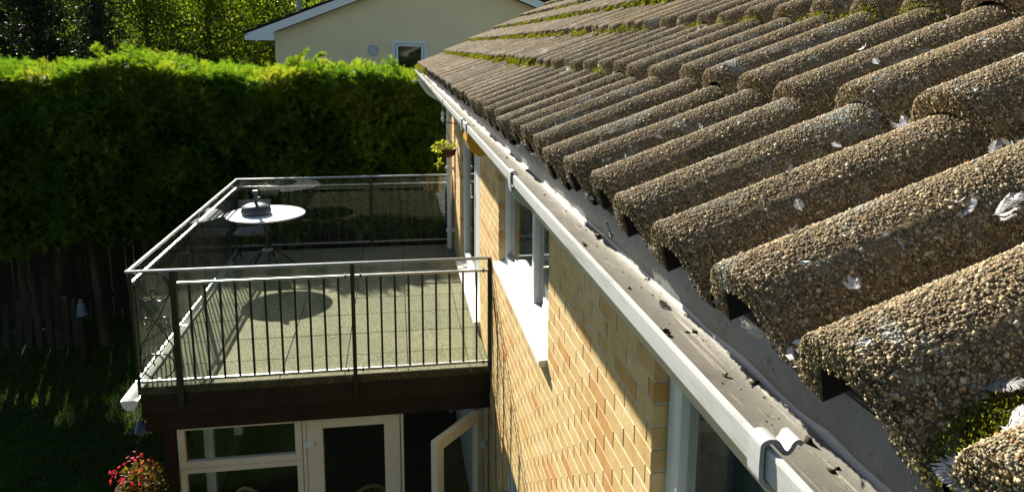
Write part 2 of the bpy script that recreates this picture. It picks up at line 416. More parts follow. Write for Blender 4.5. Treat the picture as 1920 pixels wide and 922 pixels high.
# bricks
bm_brick = MB().box(0, .10, -.1075, .1075, -.0325, .0325, .0012).mesh('brick', M['brick'])
def cam_px(x, y, h):
    d = Vector((x, y, -h)); z = d.dot(cf)
    if z < .05: return None
    return 960 + 1367.2 * d.dot(cr) / z, 323.44 - 1367.2 * d.dot(cu) / z
bricks = []
for kk in range(-9, 55):
    hc = 1.155 + .075 * (kk + .5)
    if hc - .0325 < .50: continue
    if hc > CZ - .02: break
    off = 2.485 + (.1125 if kk % 2 else 0)
    cuts = []
    for a, b, c, d in OPEN:
        if c - .02 < hc and hc - .0325 < d: cuts.append((a, b))
    i = -16
    while True:
        y0 = off + i * .225 + .005; y1 = y0 + .215; i += 1
        if y0 > Y_END - .03: break
        if y0 > 5.93 and hc > 2.95: continue
        y1 = min(y1, Y_END)
        segs = [(y0, y1)]
        for a, b in cuts:
            ns = []
            for p, q in segs:
                if q <= a or p >= b: ns.append((p, q))
                else:
                    if p < a: ns.append((p, a))
                    if q > b: ns.append((b, q))
            segs = ns
        for p, q in segs:
            if q - p > .03: bricks.append(((p + q) / 2, hc, q - p))
vis = []; rest = []
for b in bricks:
    px = cam_px(WX, b[0], b[1])
    ok = px and -10 < px[0] < 1300 and 0 < px[1] < 940 and b[1] > .5 + (b[0] * 0)
    if ok and px[1] > 86 + 1.19 * (px[0] - 737) and not (b[0] < 2.0 and px[0] > 1225): vis.append((b[0] ** 2 + b[1] ** 2 , b))
    else: rest.append(b)
vis.sort(key=lambda t: t[0])
for _, (y, h, L) in vis[:300]:
    o = inst('brick', bm_brick, (WX + random.uniform(-.0006, .0006), y, Z(h)), wall, (0, 0, random.uniform(-.004, .004)), (1, L / .215, 1))
mb = MB()
for y, h, L in [v[1] for v in vis[300:]] + rest: mb.box(WX, WX + .1, y - L / 2, y + L / 2, Z(h + .0325), Z(h - .0325))
mb.build('brick_course', M['brick_far'], wall, kind='stuff')
# end wall towards the hedge, inner rooms
MB().box(WX + .262, 7.0, Y_END - .15, Y_END - .01, 0, Z(.3)).build('end_wall', M['mortar'], house)
mb = MB()
for y0, y1, h0, h1 in ((.1, 2.3, .45, 2.6), (3.2, 5.7, .45, 2.6), (6.3, 9.2, .45, 2.72), (3.3, 5.5, 2.75, 5.1)):
    x0, x1 = WX + .262, WX + 2.4
    vs = [(x0, y0, Z(h1)), (x1, y0, Z(h1)), (x1, y1, Z(h1)), (x0, y1, Z(h1)), (x0, y0, Z(h0)), (x1, y0, Z(h0)), (x1, y1, Z(h0)), (x0, y1, Z(h0))]
    mb.add(vs, [(0, 1, 2, 3), (4, 5, 6, 7), (0, 1, 5, 4), (2, 3, 7, 6)])
    mb.box(x1, x1 + .02, y0, y1, Z(h1), Z(h0 + .9)); mb.box(x1, x1 + .02, y0, y0 + .3, Z(h0 + .9), Z(h0))   # opening added at the unseen back of the room to let sky light in
mb.build('room_interior', M['room'], house)

# ---- windows in the brick wall: frame set back 5 cm
FX = WX + .05
def bar_y(mb, y0, y1, h0, h1, x0=FX, x1=FX + .07, bev=.004): mb.box(x0, x1, y0, y1, Z(h0), Z(h1), bev)
def wall_window(y0, y1, h0, h1, mulls, sill=True, fw=.06, sashes=(), label=None, proj_=.045):
    root = MB(); bar_y(root, y0, y0 + fw, h0, h1); bar_y(root, y1 - fw, y1, h0, h1)
    bar_y(root, y0 + fw - .001, y1 - fw + .001, h1 - fw, h1); bar_y(root, y0 + fw - .001, y1 - fw + .001, h0, h0 + fw)
    for m_ in mulls: bar_y(root, m_ - .035, m_ + .035, h0 + fw - .001, h1 - fw + .001, FX - .004)
    win = root.build('window', M['white'], house, label=label)
    edges = [y0 + fw] + [v for m_ in mulls for v in (m_ - .035, m_ + .035)] + [y1 - fw]
    for i in range(0, len(edges), 2):
        a, b = edges[i], edges[i + 1]
        if i // 2 in sashes:
            s = MB(); e = .045
            bar_y(s, a, a + e, h0 + fw, h1 - fw, FX - .012, FX + .05); bar_y(s, b - e, b, h0 + fw, h1 - fw, FX - .012, FX + .05)
            bar_y(s, a + e - .001, b - e + .001, h1 - fw - e, h1 - fw, FX - .012, FX + .05); bar_y(s, a + e - .001, b - e + .001, h0 + fw, h0 + fw + e, FX - .012, FX + .05)
            s.build('sash', M['white'], win)
            a += e; b -= e
            MB().box(FX + .018, FX + .024, a - .004, b + .004, Z(h1 - fw - e - .0), Z(h0 + fw + e)).build('pane', M['glass'], win)
        else:
            MB().box(FX + .030, FX + .036, a - .004, b + .004, Z(h1 - fw + .004), Z(h0 + fw - .004)).build('pane', M['glass'], win)
    if sill:
        s = MB(); prof = [(WX - proj_, Z(h1)), (WX - proj_, Z(h1 + .032)), (WX - proj_ + .02, Z(h1 + .034)), (FX + .02, Z(h1 + .032)), (FX + .02, Z(h1 - .012)), (FX - .002, Z(h1 - .010))]
        s.sweep_y(prof, y0 + .004, y1 - .004); s.build('sill', M['sillwhite'], win, label='bright white sunlit window sill')
    s = MB(); s.box(FX + .075, FX + .25, y0 + .02, y1 - .02, Z(h1), Z(h1 - .02)); s.build('inner_sill', M['sillwhite'], win)
    return win
w2 = wall_window(3.535, 5.36, .50, 1.625, (4.20,), label='white framed side window over a bright white sill', sashes=(0,))
s = MB()
for yy in (4.55, 5.15):                                     # glazing bars of the inner pane
    pass
for hh in (1.02, 1.30):
    s.box(FX + .10, FX + .112, 3.62, 4.90, Z(hh), Z(hh - .014))
s.build('glazing_bar', M['white'], w2)
w1 = wall_window(.30, 1.99, .50, 1.625, (1.05,), label='near white window below the gutter bracket', sashes=(1,), fw=.075)
w4 = wall_window(3.70, 5.13, 2.95, 4.10, (4.4,), label='ground floor white window low on the wall')
# french window onto the balcony
dr = wall_window(6.60, 8.72, .50, 2.60, (7.35,), sill=True, fw=.09, label='tall white glazed door opening onto the balcony', sashes=(1,), proj_=.06)
s = MB()
for a_, b_, x_ in ((6.69, 6.82, .010), (6.83, 6.93, .002), (6.94, 7.315, .012)): s.box(FX - x_, FX + .03, a_, b_, Z(2.51), Z(.59), .004)
s.build('side_panel', M['white'], dr)
s = MB(); s.tube([(FX - .03, 7.43, Z(1.55)), (FX - .05, 7.43, Z(1.55)), (FX - .05, 7.43, Z(1.42))], .008, 6); s.build('door_handle', M['grey'], dr, True)
# curtains and rail seen dimly through the panes, sheets added to tone the glass
mb = MB()
for y0, y1, h0, h1 in ((4.7, 5.3, .5, 1.6), (1.5, 1.92, .5, 1.6), (8.2, 8.7, .5, 2.6)):
    n = 14; vs = []; fs = []
    for i in range(n):
        yy = y0 + (y1 - y0) * i / (n - 1); xx = WX + .42 + .02 * math.sin(i * 1.9)
        vs += [(xx, yy, Z(h1)), (xx, yy, Z(h0))]
    for i in range(n - 1): fs.append((2 * i, 2 * i + 1, 2 * i + 3, 2 * i + 2))
    mb.add(vs, fs)
mb.build('curtain', paint('pale_curtain', (.55, .57, .55), .9, .2, 8, .1), house, True)
MB().box(WX + .5, WX + .54, .5, 1.85, Z(1.05), Z(.99)).build('curtain_rail', M['grey'], house)
M['pane_tint'] = paint('teal_pane_tint', (.10, .15, .15), .8, .5, 3, .2, stretch=(1, 6, .6))  # sheets added behind the panes to brighten dark glass, teal like its reflection
M['pane_tint2'] = paint('grey_green_pane_tint', (.13, .14, .115), .8, .5, 4, .2, stretch=(1, 6, .6))
for y0, y1, h1, mt in ((.4, 1.93, 1.60, 'pane_tint'), (3.6, 5.3, 1.46, 'pane_tint2'), (7.4, 8.66, 2.3, 'pane_tint2')):
    m = MB(); n = 30; vs = []; fs = []
    for i in range(n):
        yy = y0 + (y1 - y0) * i / (n - 1); xx = FX + .20 + .012 * math.sin(i * 1.5); vs += [(xx, yy, Z(h1)), (xx, yy, Z(.52))]
    for i in range(n - 1): fs.append((2 * i, 2 * i + 1, 2 * i + 3, 2 * i + 2))
    m.add(vs, fs).build('pane_tint', M[mt], house, True)

# ---- soffit, fascia, gutter
GX0, GX1, GH = .296, .408, .321
MB().box(.432, WX + .24, -.6, 10.30, Z(.497), Z(.487)).build('soffit', M['white'], house)
MB().box(.411, .430, -.6, 10.32, Z(.50), Z(.30)).build('fascia', M['fascia'], house)
prof = []
t = .0032
outer = [(GX0 - .002, Z(GH)), (GX0 - .003, Z(GH + .003)), (GX0 - .003, Z(GH + .012)), (GX0 - .0025, Z(.347)), (GX0 + .012, Z(.358)), (GX0 + .028, Z(.368)), (GX0 + .046, Z(.3785)), (GX1 - .012, Z(.380)), (GX1 - .002, Z(.374)), (GX1 + .0015, Z(.362)), (GX1 + .0015, Z(.318))]
inner = [(GX1 - .002, Z(.318)), (GX1 - .002, Z(.362)), (GX1 - .006, Z(.371)), (GX1 - .014, Z(.3755)), (GX0 + .048, Z(.3755)), (GX0 + .028, Z(.3645)), (GX0 + .012, Z(.3545)), (GX0 + .0015, Z(.345)), (GX0 + .004, Z(GH + .004)), (GX0 + .003, Z(GH))]
M['gutter'] = paint('grey_white_gutter_plastic', (.50, .52, .52), .5, .14, 7, .3, dirt=(.30, .29, .23), dirt_a=.55, dirt_b=.80, stretch=(1, .35, 2))
gut = MB().sweep_y(outer + inner, -.5, 10.40, True, 1).build('rain_gutter', M['gutter'], house, False, label='white plastic roof gutter with dirty scratched trough')
cap = MB().add([(x, 10.402, z) for x, z in outer] + [(x, 10.398, z) for x, z in outer], [tuple(range(11)), tuple(range(11, 22))]).build('end_cap', M['white'], gut)
n = 60; vs = []; fs = []
sil = [(GX0 + .006, .3470), (GX0 + .024, .3605), (GX0 + .046, .3725), (GX1 - .030, .3738), (GX1 - .016, .3735), (GX1 - .0085, .3700)]
for i in range(n):
    yy = -.45 + 10.8 * i / (n - 1)
    for j, (x, h) in enumerate(sil): vs.append((x, yy, Z(h) + random.uniform(0, .0008)))
for i in range(n - 1):
    for j in range(5): fs.append((i * 6 + j, i * 6 + j + 1, (i + 1) * 6 + j + 1, (i + 1) * 6 + j))
MB().add(vs, fs).build('silt_bed', M['silt'], gut, True, kind='stuff')
def strap(y, width, pts, th, name, mat, lab=None):
    q = []
    for i in range(len(pts) - 1):
        p0, p1, p2, p3 = pts[max(i - 1, 0)], pts[i], pts[i + 1], pts[min(i + 2, len(pts) - 1)]
        for t in (0, .25, .5, .75):
            q.append(tuple(.5 * (2 * b_ + (c_ - a_) * t + (2 * a_ - 5 * b_ + 4 * c_ - d_) * t * t + (3 * b_ - a_ - 3 * c_ + d_) * t ** 3) for a_, b_, c_, d_ in zip(p0, p1, p2, p3)))
    pts = q + [pts[-1]]
    P = [Vector((x, 0, Z(h))) for x, h in pts]; L = []; R = []
    for i, p in enumerate(P):
        d = (P[min(i + 1, len(P) - 1)] - P[max(i - 1, 0)]).normalized(); nn = Vector((-d.z, 0, d.x))
        L.append((p.x + nn.x * th / 2, p.z + nn.z * th / 2)); R.append((p.x - nn.x * th / 2, p.z - nn.z * th / 2))
    m = MB(); n = len(L); vs = [(x, y - width / 2, z) for x, z in L] + [(x, y - width / 2, z) for x, z in R]
    vs += [(x, y + width / 2, z) for x, z in L] + [(x, y + width / 2, z) for x, z in R]; fs = []
    for i in range(n - 1):
        fs += [(i, i + 1, n + i + 1, n + i), (2 * n + i, 2 * n + i + 1, 3 * n + i + 1, 3 * n + i), (i, i + 1, 2 * n + i + 1, 2 * n + i), (n + i, n + i + 1, 3 * n + i + 1, 3 * n + i)]
    fs += [(0, n, 3 * n, 2 * n), (n - 1, 2 * n - 1, 4 * n - 1, 3 * n - 1)]
    m.add(vs, fs); return m.build(name, mat, gut, True, label=lab)
clip = [(.408, .390), (.36, .3865), (.325, .372), (.305, .360), (.2915, .350), (.2895, .340), (.2895, .322), (.2905, .3165), (.296, .3145), (.302, .3160), (.305, .3200), (.308, .3245), (.312, .3258), (.3155, .3225), (.318, .3180), (.3215, .3168), (.3245, .3195)]
strap(.516, .020, clip, .0042, 'gutter_bracket', M['gutter'], 'near white clip bracket hooked over the gutter lip')
belly = [(.415, .375), (.405, .405), (.375, .418), (.335, .412), (.305, .390), (.2925, .366), (.2895, .345), (.2895, .322), (.2905, .3155), (.296, .3135), (.302, .3155), (.305, .321), (.309, .324)]
def saddle(y, width, pts, name, mat, lab=None):
    return MB().sweep_y([(x, Z(h)) for x, h in pts] + [(.300, Z(.352)), (.345, Z(.377)), (.404, Z(.3785))], y - width / 2, y + width / 2).build(name, mat, gut, False, label=lab)
strap(1.83, .04, belly[5:], .003, 'gutter_union', M['gutter'])
saddle(1.83, .05, belly[:6], 'union_saddle', M['gutter'], 'white gutter joint with rounded underside')
for yy in (3.02, 3.22): strap(yy, .04, belly[5:], .003, 'gutter_union', M['gutter'])
belly2 = [(x, .40 + (h - .40) * 1.5 if h > .40 else h) for x, h in belly]
belly2 = [(.416, .378), (.413, .425), (.390, .455), (.345, .458), (.312, .435), (.2965, .395), (.2915, .362)]
saddle(3.12, .17, belly2[:6], 'outlet', M['amber'], 'rounded gutter outlet with amber reflected light in its colour')
for yy in (4.5, 5.9, 7.2, 8.6): strap(yy, .03, clip[:10], .003, 'gutter_bracket', M['white'])
# felt strip from the gutter's back lip up under the tiles
n = 160; vs = []; fs = []
for i in range(n):
    yy = -.4 + 10.75 * i / (n - 1); rag = .012 * (random.random() ** 2)
    row = [(GX1 - .004, .309), (.425, .296), (.455, .280), (.56, .232)]
    for x, h in row: vs.append((x, yy, Z(h) + random.uniform(-.002, .002)))
for i in range(n - 1):
    for j in range(3): fs.append((i * 4 + j, i * 4 + j + 1, (i + 1) * 4 + j + 1, (i + 1) * 4 + j))
MB().add(vs, fs).build('felt_strip', M['lead'], house, True)
lip = MB().add([(GX1 - .0042 - (.0016 if j == 1 else 0), -.45 + 10.8 * i / 239, Z(h_)) for i in range(240) for j, h_ in enumerate((.3115, .335, .3655 - .006 * random.random() ** 3))],
               [(i * 3 + j, i * 3 + j + 1, i * 3 + j + 4, i * 3 + j + 3) for i in range(239) for j in range(2)])
M['strip'] = paint('grey_eave_strip', (.21, .225, .225), .6, .35, 14, .3, dirt=(.06, .06, .045), dirt_a=.58, dirt_b=.66, bmp=.3)
lip.build('eave_strip', M['strip'], house, True)
# downpipe near the far corner, overflow stub, boxed eave end
dp = MB(); dp.tube([(.35, 9.62, Z(.38)), (.35, 9.62, Z(.46)), (.45, 9.62, Z(.60)), (.62, 9.62, Z(.70)), (.705, 9.62, Z(.80)), (.705, 9.62, Z(5.1))], .036, 12)
dpo = dp.build('downpipe', M['white'], house, True)
for hh in (1.6, 2.45): MB().box(.655, .764, 9.595, 9.645, Z(hh + .02), Z(hh - .02), .004).build('pipe_clip', M['white'], dpo)
MB().tube([(.43, 10.05, Z(.44)), (.24, 10.02, Z(.47))], .011, 8).build('overflow_pipe', M['white'], house, True)
MB().box(.405, .62, 10.305, 10.345, Z(.52), Z(.27), .003).build('eave_box_end', M['white'], house)

# ---- roof of roll tiles
TH = math.atan(.458); CT, ST = math.cos(TH), math.sin(TH)
SCL = .947
PITCH, GA, RH, LIFT = .186 * SCL, .4135 * SCL, .070 * SCL, .036 * SCL
OX, OH = .322 + ST * (RH + LIFT), .211 + CT * (RH + LIFT)
def rp(u, v, n_): return (OX + u * CT - n_ * ST, v, Z(OH) + u * ST + n_ * CT)
rc = np.array([[CT, 0, -ST], [0, 1, 0], [ST, 0, CT]])            # columns u, v, n
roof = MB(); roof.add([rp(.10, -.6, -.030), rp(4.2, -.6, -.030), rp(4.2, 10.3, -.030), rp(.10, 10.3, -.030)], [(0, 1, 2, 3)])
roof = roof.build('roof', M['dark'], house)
def z_out(v):
    t = np.clip(np.abs(v) / (.078 * SCL), 0, 1); return RH * (1 - t ** 2.05) ** .58
def z_in(v):
    t = np.clip(np.abs(v) / (.056 * SCL), 0, 1); return -.018 + (RH - .014) * (1 - t ** 2.2) ** .5
vv = np.array([-.093, -.079, -.0775, -.0735, -.066, -.054, -.040, -.024, -.008, .008, .024, .040, .054, .066, .0735, .0775, .079, .093]) * SCL
VIN = np.concatenate([[-.093, -.075, -.0585], np.linspace(-.0559, .0559, 12), [.0585, .075, .093]]) * SCL
def tile_mesh(name, seed, dense=False):
    r = np.random.default_rng(seed); V = []; F = []
    zo = z_out(vv); zi = z_in(VIN); zi[:3] = -.018; zi[-3:] = -.018
    nn = len(vv); us = [0, .003, .009, .05, .15, .26, .36, GA + .055]
    for iu, u in enumerate(us):
        lift = LIFT * (1 - u / GA) - .002
        sh = (.75 if iu == 0 else .93 if iu == 1 else 1.0); back = (.0 if iu else 0)
        for j in range(nn):
            jt = r.normal(0, .0007)
            uu = u + (r.normal(0, .0022) + .004 * math.sin(j * 1.1 + seed) * .4 if iu < 3 else 0)
            zz = (zo[j] * (1 - (1 - sh) * .14) - (.0035 if iu == 0 else .001 if iu == 1 else 0))
            V.append((uu, vv[j], zz + lift + jt))
    for i in range(len(us) - 1):
        for j in range(nn - 1): F.append((i * nn + j, i * nn + j + 1, (i + 1) * nn + j + 1, (i + 1) * nn + j))
    b = len(V)
    for j in range(nn): V.append((r.normal(0, .0015), VIN[j], zi[j] + LIFT + r.normal(0, .001)))
    for j in range(nn): V.append((.20, VIN[j], zi[j] + LIFT * .5))
    for j in range(nn - 1):
        F.append((j, b + j, b + j + 1, j + 1)); F.append((b + j, b + nn + j, b + nn + j + 1, b + j + 1))
    V = np.array(V); F = np.array(F); under = np.array([1.0 if min(f) >= b else 0.0 for f in F])  # hollow faces, painted dark as the shade inside the roll
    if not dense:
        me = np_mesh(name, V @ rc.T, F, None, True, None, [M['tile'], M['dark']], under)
        try: me.set_sharp_from_angle(angle=math.radians(50))
        except Exception: pass
        return me
    # granules: squashed icosahedra sitting on the roll, bigger ones sparse
    n = 26000
    s = np.linspace(-.0925 * SCL, .0925 * SCL, 400); zz = z_out(s); ds = np.hypot(np.diff(s), np.diff(zz)); cum = np.concatenate([[0], np.cumsum(ds)])
    a = r.random(n) * cum[-1]; v = np.interp(a, cum, s); z = np.interp(a, cum, zz)
    tv = np.interp(a + .001, cum, s) - np.interp(a - .001, cum, s); tz = np.interp(a + .001, cum, zz) - np.interp(a - .001, cum, zz)
    nrm = np.stack([np.zeros(n), -tz, tv], 1); nrm /= np.linalg.norm(nrm, axis=1, keepdims=True) + 1e-9
    u = r.random(n) * (GA + .01)
    pos = np.stack([u, v, z + LIFT * (1 - u / GA) - .002], 1)
    # end face granules
    ne = 2600; ve = r.uniform(-.080, .080, ne); lo = z_in(ve); lo[np.abs(ve) > .053] = -.014; hi = z_out(ve) * .99 - .003
    ze = lo + (hi - lo) * r.random(ne); pe = np.stack([r.normal(-.0005, .0015, ne), ve, ze + LIFT], 1)
    pos = np.concatenate([pos, pe]); nrm = np.concatenate([nrm, np.tile([-1, 0, 0.], (ne, 1))])
    rad = np.clip(r.lognormal(math.log(.00098), .42, len(pos)), .0006, .0034)
    T = np.array([(1, 0, 0), (-1, 0, 0), (0, 1, 0), (0, -1, 0), (0, 0, 1), (0, 0, -1)]) * 1.12
    TF = np.array([(0, 2, 4), (2, 1, 4), (1, 3, 4), (3, 0, 4), (2, 0, 5), (1, 2, 5), (3, 1, 5), (0, 3, 5)])
    up = r.normal(size=pos.shape); R = frames(nrm, up)
    sc = np.stack([rad * r.uniform(.5, .8, len(pos)), rad * r.uniform(.9, 1.5, len(pos)), rad * r.uniform(.7, 1.1, len(pos))], 1)
    PV, PF = scatter(T, TF, pos + nrm * (rad * .12)[:, None], R, sc)
    pal = np.array([(.24, .18, .105), (.32, .25, .155), (.17, .128, .075), (.11, .085, .052), (.42, .34, .23), (.26, .215, .15), (.20, .165, .115), (.34, .15, .06), (.50, .46, .38), (.06, .05, .038)])
    ci = r.choice(len(pal), len(pos), p=[.22, .18, .20, .14, .06, .08, .06, .008, .012, .04])
    pc = pal[ci] * r.uniform(1.0, 1.75, (len(pos), 1)) * [.93, .93, .87]
    F3 = np.concatenate([F[:, [0, 1, 2]], F[:, [0, 2, 3]]])
    AV = np.concatenate([V, PV]) @ rc.T; AF = np.concatenate([F3, PF + len(V)])
    cols = np.concatenate([np.tile([.1, .08, .06], (len(V), 1)), np.repeat(pc, 6, 0)])
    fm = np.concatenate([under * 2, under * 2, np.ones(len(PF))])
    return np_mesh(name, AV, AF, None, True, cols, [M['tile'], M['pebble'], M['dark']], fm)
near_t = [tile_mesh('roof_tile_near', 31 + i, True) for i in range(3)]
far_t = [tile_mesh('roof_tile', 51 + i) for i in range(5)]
Y0T = .648                                             # a roll tip 0.6 m from the lens, then every pitch
joined = []
for row in range(0, 10):
    for j in range(-6, 56):
        v = Y0T + PITCH * j + (.0 if row % 2 == 0 else .0)
        if v > 10.36: continue
        x, _, z = rp(row * GA, v, 0)
        px = cam_px(*((lambda q: (q[0], q[1], CZ - q[2]))(rp(row * GA + .05, v, RH))))
        px2 = cam_px(*((lambda q: (q[0], q[1], CZ - q[2]))(rp(row * GA + GA, v, RH))))
        seen = any(q and -60 < q[0] < 2900 and -70 < q[1] < 1700 for q in (px, px2)) and v > .12
        dist = math.sqrt(x * x + v * v)
        jit = (random.gauss(0, .006), random.gauss(0, .0025), random.gauss(0, .0018))
        rot = (random.gauss(0, .006), random.gauss(0, .004), random.gauss(0, .006))
        if seen:
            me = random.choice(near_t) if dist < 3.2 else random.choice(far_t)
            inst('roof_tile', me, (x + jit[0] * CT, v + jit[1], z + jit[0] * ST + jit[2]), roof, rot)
        else: joined.append((x, v, z))
me0 = far_t[0]; nv = len(me0.vertices); T = np.zeros(nv * 3); me0.vertices.foreach_get('co', T); T = T.reshape(-1, 3)
TF = np.array([p.vertices[:] for p in me0.polygons])
P = np.array(joined); JV, JF = scatter(T, TF, P, np.tile(np.eye(3), (len(P), 1, 1)), np.ones((len(P), 1)))
o = bpy.data.objects.new('roof_tile_field', np_mesh('roof_tile_field', JV, JF, M['tile'], True)); COL.objects.link(o); attach(o, roof); o['kind'] = 'stuff'
# verge board at the far end
vb = MB(); 
vs = [rp(-.02, y, n_) for y in (10.36, 10.385) for n_ in (-.09, .02)] + [rp(4.2, y, n_) for y in (10.36, 10.385) for n_ in (-.09, .02)]
vb.add(vs, [(0, 1, 3, 2), (4, 5, 7, 6), (0, 1, 5, 4), (2, 3, 7, 6), (0, 2, 6, 4), (1, 3, 7, 5)]).build('verge_board', M['white'], house)

# ================================================================== GARDEN ROOM WITH ROOF TERRACE
RX0, RX1, RY0, RY1, DH = -2.06, WX - .004, 5.81, 9.83, 2.70
room = empty('garden_room', (-.65, 7.8, 0), 'flat roofed garden room with dark timber fascia carrying the balcony', 'extension')
mb = MB(); mb.box(RX0 + .01, RX1, RY0 + .02, RY1 - .01, Z(2.93), Z(DH + .025)); slab = mb.build('terrace', M['darkwood'], room)
cx = [-2.055, -1.505, -.98, -.455, .07, .595, RX1]; cy = [RY0 + .035, 6.25, 6.74, 7.25, 7.75, 8.25, 8.75, 9.25, RY1 - .012]
for i in range(6):
    for j in range(8):
        MB().box(cx[i] + .003, cx[i + 1] - .003, cy[j] + .003, cy[j + 1] - .003, Z(DH + .024), Z(DH) + random.uniform(-.0015, .0015), .003).build('deck_tile', M['felt'], slab)
# rounded mossy felt edge, fascia boards
e = MB(); prof = []
n = 9
vs = []; fs = []
for i in range(41):
    x = RX0 + (RX1 - RX0) * i / 40; wob = .004 * math.sin(i * 1.7) + random.uniform(-.002, .002)
    for a in range(n):
        t = math.pi * .5 * a / (n - 1)
        vs.append((x, RY0 + .034 - .034 * math.sin(t) + wob * math.sin(t), Z(DH - .004 + .055 * (1 - math.cos(t)))))
for i in range(40):
    for a in range(n - 1): fs.append((i * n + a, i * n + a + 1, (i + 1) * n + a + 1, (i + 1) * n + a))
M['edge'] = paint('mossy_felt_edge', (.075, .07, .03), .9, .4, 9, .15, dirt=(.16, .16, .09), dirt_a=.55, dirt_b=.7, bmp=.6)
e.add(vs, fs).build('felt_edge', M['edge'], slab, True)
for (y0, h0, h1) in ((RY0 + .004, 2.748, 2.925), (RY0 + .055, 2.915, 3.095)):
    MB().box(RX0 + .02, RX1, y0, y0 + .03, Z(h1), Z(h0), .003).build('fascia_board', M['darkwood'], room)
MB().box(RX0 + .002, RX0 + .026, RY0 + .05, RY1, Z(2.99), Z(2.745), .003).build('fascia_board', M['darkwood'], room)
# side gutter of the terrace
a = math.pi
gp = [(-2.125 + .065 * math.cos(math.pi + a_ * math.pi / 10), Z(2.785) + .085 * math.sin(math.pi + a_ * math.pi / 10)) for a_ in range(11)]
gi = [(-2.125 + .058 * math.cos(2 * math.pi - a_ * math.pi / 10), Z(2.785) + .077 * math.sin(2 * math.pi - a_ * math.pi / 10)) for a_ in range(11)]
tg = MB().sweep_y(gp + gi, RY0 - .01, RY1).build('side_gutter', M['white'], room, True, label='small white half round gutter along the terrace edge')
MB().add([(x, RY0 - .012, z) for x, z in gp], [tuple(range(11))]).build('end_cap', M['white'], tg)
for yy in (6.15, 7.4, 8.7): MB().box(-2.192, -2.058, yy - .015, yy + .015, Z(2.790), Z(2.778), .002).build('bracket', M['white'], tg)
# walls of the room
WY = 5.95
mb = MB(); mb.box(-1.95, -1.85, WY, RY1 - .1, 0, .62); mb.box(-1.95, -1.85, WY, RY1 - .1, Z(3.10), Z(2.94)); mb.box(-1.95, -1.85, WY, WY + .12, .62, Z(3.10))
for yy in (7.15, 8.4, 9.6): MB().box(-1.945, -1.855, yy - .04, yy + .04, .62, Z(3.10)).build('side_mullion', M['cream'], room)
MB().box(-1.903, -1.897, WY + .12, RY1 - .1, .62, Z(3.10)).build('side_glazing', M['glass'], room)
mb.box(-1.95, RX1, RY1 - .1, RY1 - .02, 0, Z(2.94)); mb.build('timber_wall', M['darkwood'], room)
MB().box(-1.855, -.86, WY + .01, WY + .08, 0, Z(4.40)).build('base_panel', M['cream'], room)
MB().box(-1.95, RX1, WY - .10, RY1 - .12, .02, .06).build('floor', M['roomfloor'], room)
MB().add([(-1.85, RY1 - .11, 0), (RX1, RY1 - .11, 0), (RX1, RY1 - .11, 2.2), (-1.85, RY1 - .11, 2.2)], [(0, 1, 2, 3)]).build('inner_wall', M['room'], room)
def bx(m, x0, x1, h0, h1, y0=WY, y1=WY + .07, bev=.005): m.box(x0, x1, y0, y1, Z(h0), Z(h1), bev)
def win_rect(parent, name, x0, x1, h0, h1, fw, mat, y0=WY, dep=.07, pane=True, setb=.03):
    m = MB(); bx(m, x0, x0 + fw, h0, h1, y0, y0 + dep); bx(m, x1 - fw, x1, h0, h1, y0, y0 + dep)
    bx(m, x0 + fw - .002, x1 - fw + .002, h0, h0 + fw, y0 + .001, y0 + dep - .001); bx(m, x0 + fw - .002, x1 - fw + .002, h1 - fw, h1, y0 + .001, y0 + dep - .001)
    o = m.build(name, mat, parent)
    if pane: MB().box(x0 + fw - .004, x1 - fw + .004, y0 + setb, y0 + setb + .006, Z(h1 - fw + .004), Z(h0 + fw - .004)).build('pane', M['glass'], o)
    return o
win_rect(room, 'window_frame', -1.850, -.800, 3.085, 4.42, .035, M['cream'], WY + .022, .06, False)
win_rect(room, 'window', -1.838, -.838, 3.098, 3.498, .058, M['cream'], WY + .001, .055)
win_rect(room, 'window', -1.838, -.838, 3.503, 4.40, .052, M['cream'], WY + .012, .055)
m = MB(); bx(m, -.832, -.802, 3.085, 5.09, WY - .004, WY + .07); m.build('mullion', M['cream'], room)
d1 = win_rect(room, 'door', -.798, -.012, 3.085, 5.09, .135, M['cream'], WY - .006, .06)
MB().box(-.815, -.735, WY - .030, WY - .007, Z(3.375), Z(3.325), .005).build('hinge', M['white'], d1)
MB().box(-.005, .020, WY, WY + .06, 0.06, Z(3.085), .003).build('door_jamb', M['cream'], room)
MB().box(.722, RX1, WY, WY + .06, 0.06, Z(3.085), .003).build('door_jamb', M['cream'], room)
MB().box(.018, .724, WY, WY + .06, Z(3.115), Z(3.088), .003).build('door_head', M['cream'], room)
# open door leaf, hinged on the right
m = MB(); W_, T_, H0, H1, f_ = .70, .055, 3.118, 5.08, .105
def leaf_box(m, a0, a1, h0, h1, b0=0, b1=T_): m.box(-a1, -a0, b0, b1, Z(h1), Z(h0), .004)
leaf_box(m, 0, f_, H0, H1); leaf_box(m, W_ - f_, W_, H0, H1); leaf_box(m, f_ - .002, W_ - f_ + .002, H0, H0 + f_, .001, T_ - .001); leaf_box(m, f_ - .002, W_ - f_ + .002, H1 - f_ * 2, H1, .001, T_ - .001)
me = m.mesh('door', M['cream']); leaf = inst('door', me, (.722, WY - .012, 0), None, (0, 0, math.radians(50))); attach(leaf, room)
leaf['label'] = 'cream glazed door leaf standing open'
for nm, box, mt in (('pane', (-W_ + f_ - .004, -f_ + .004, .024, .030, Z(H1 - 2 * f_), Z(H0 + f_)), M['glass']), ('hinge', (-.03, .03, -.024, -.002, Z(3.50), Z(3.44)), M['white']), ('handle', (-W_ + .03, -W_ + .06, -.04, -.002, Z(4.2), Z(4.08)), M['grey'])):
    inst(nm, MB().box(*box).mesh(nm, mt), (0, 0, 0), leaf)

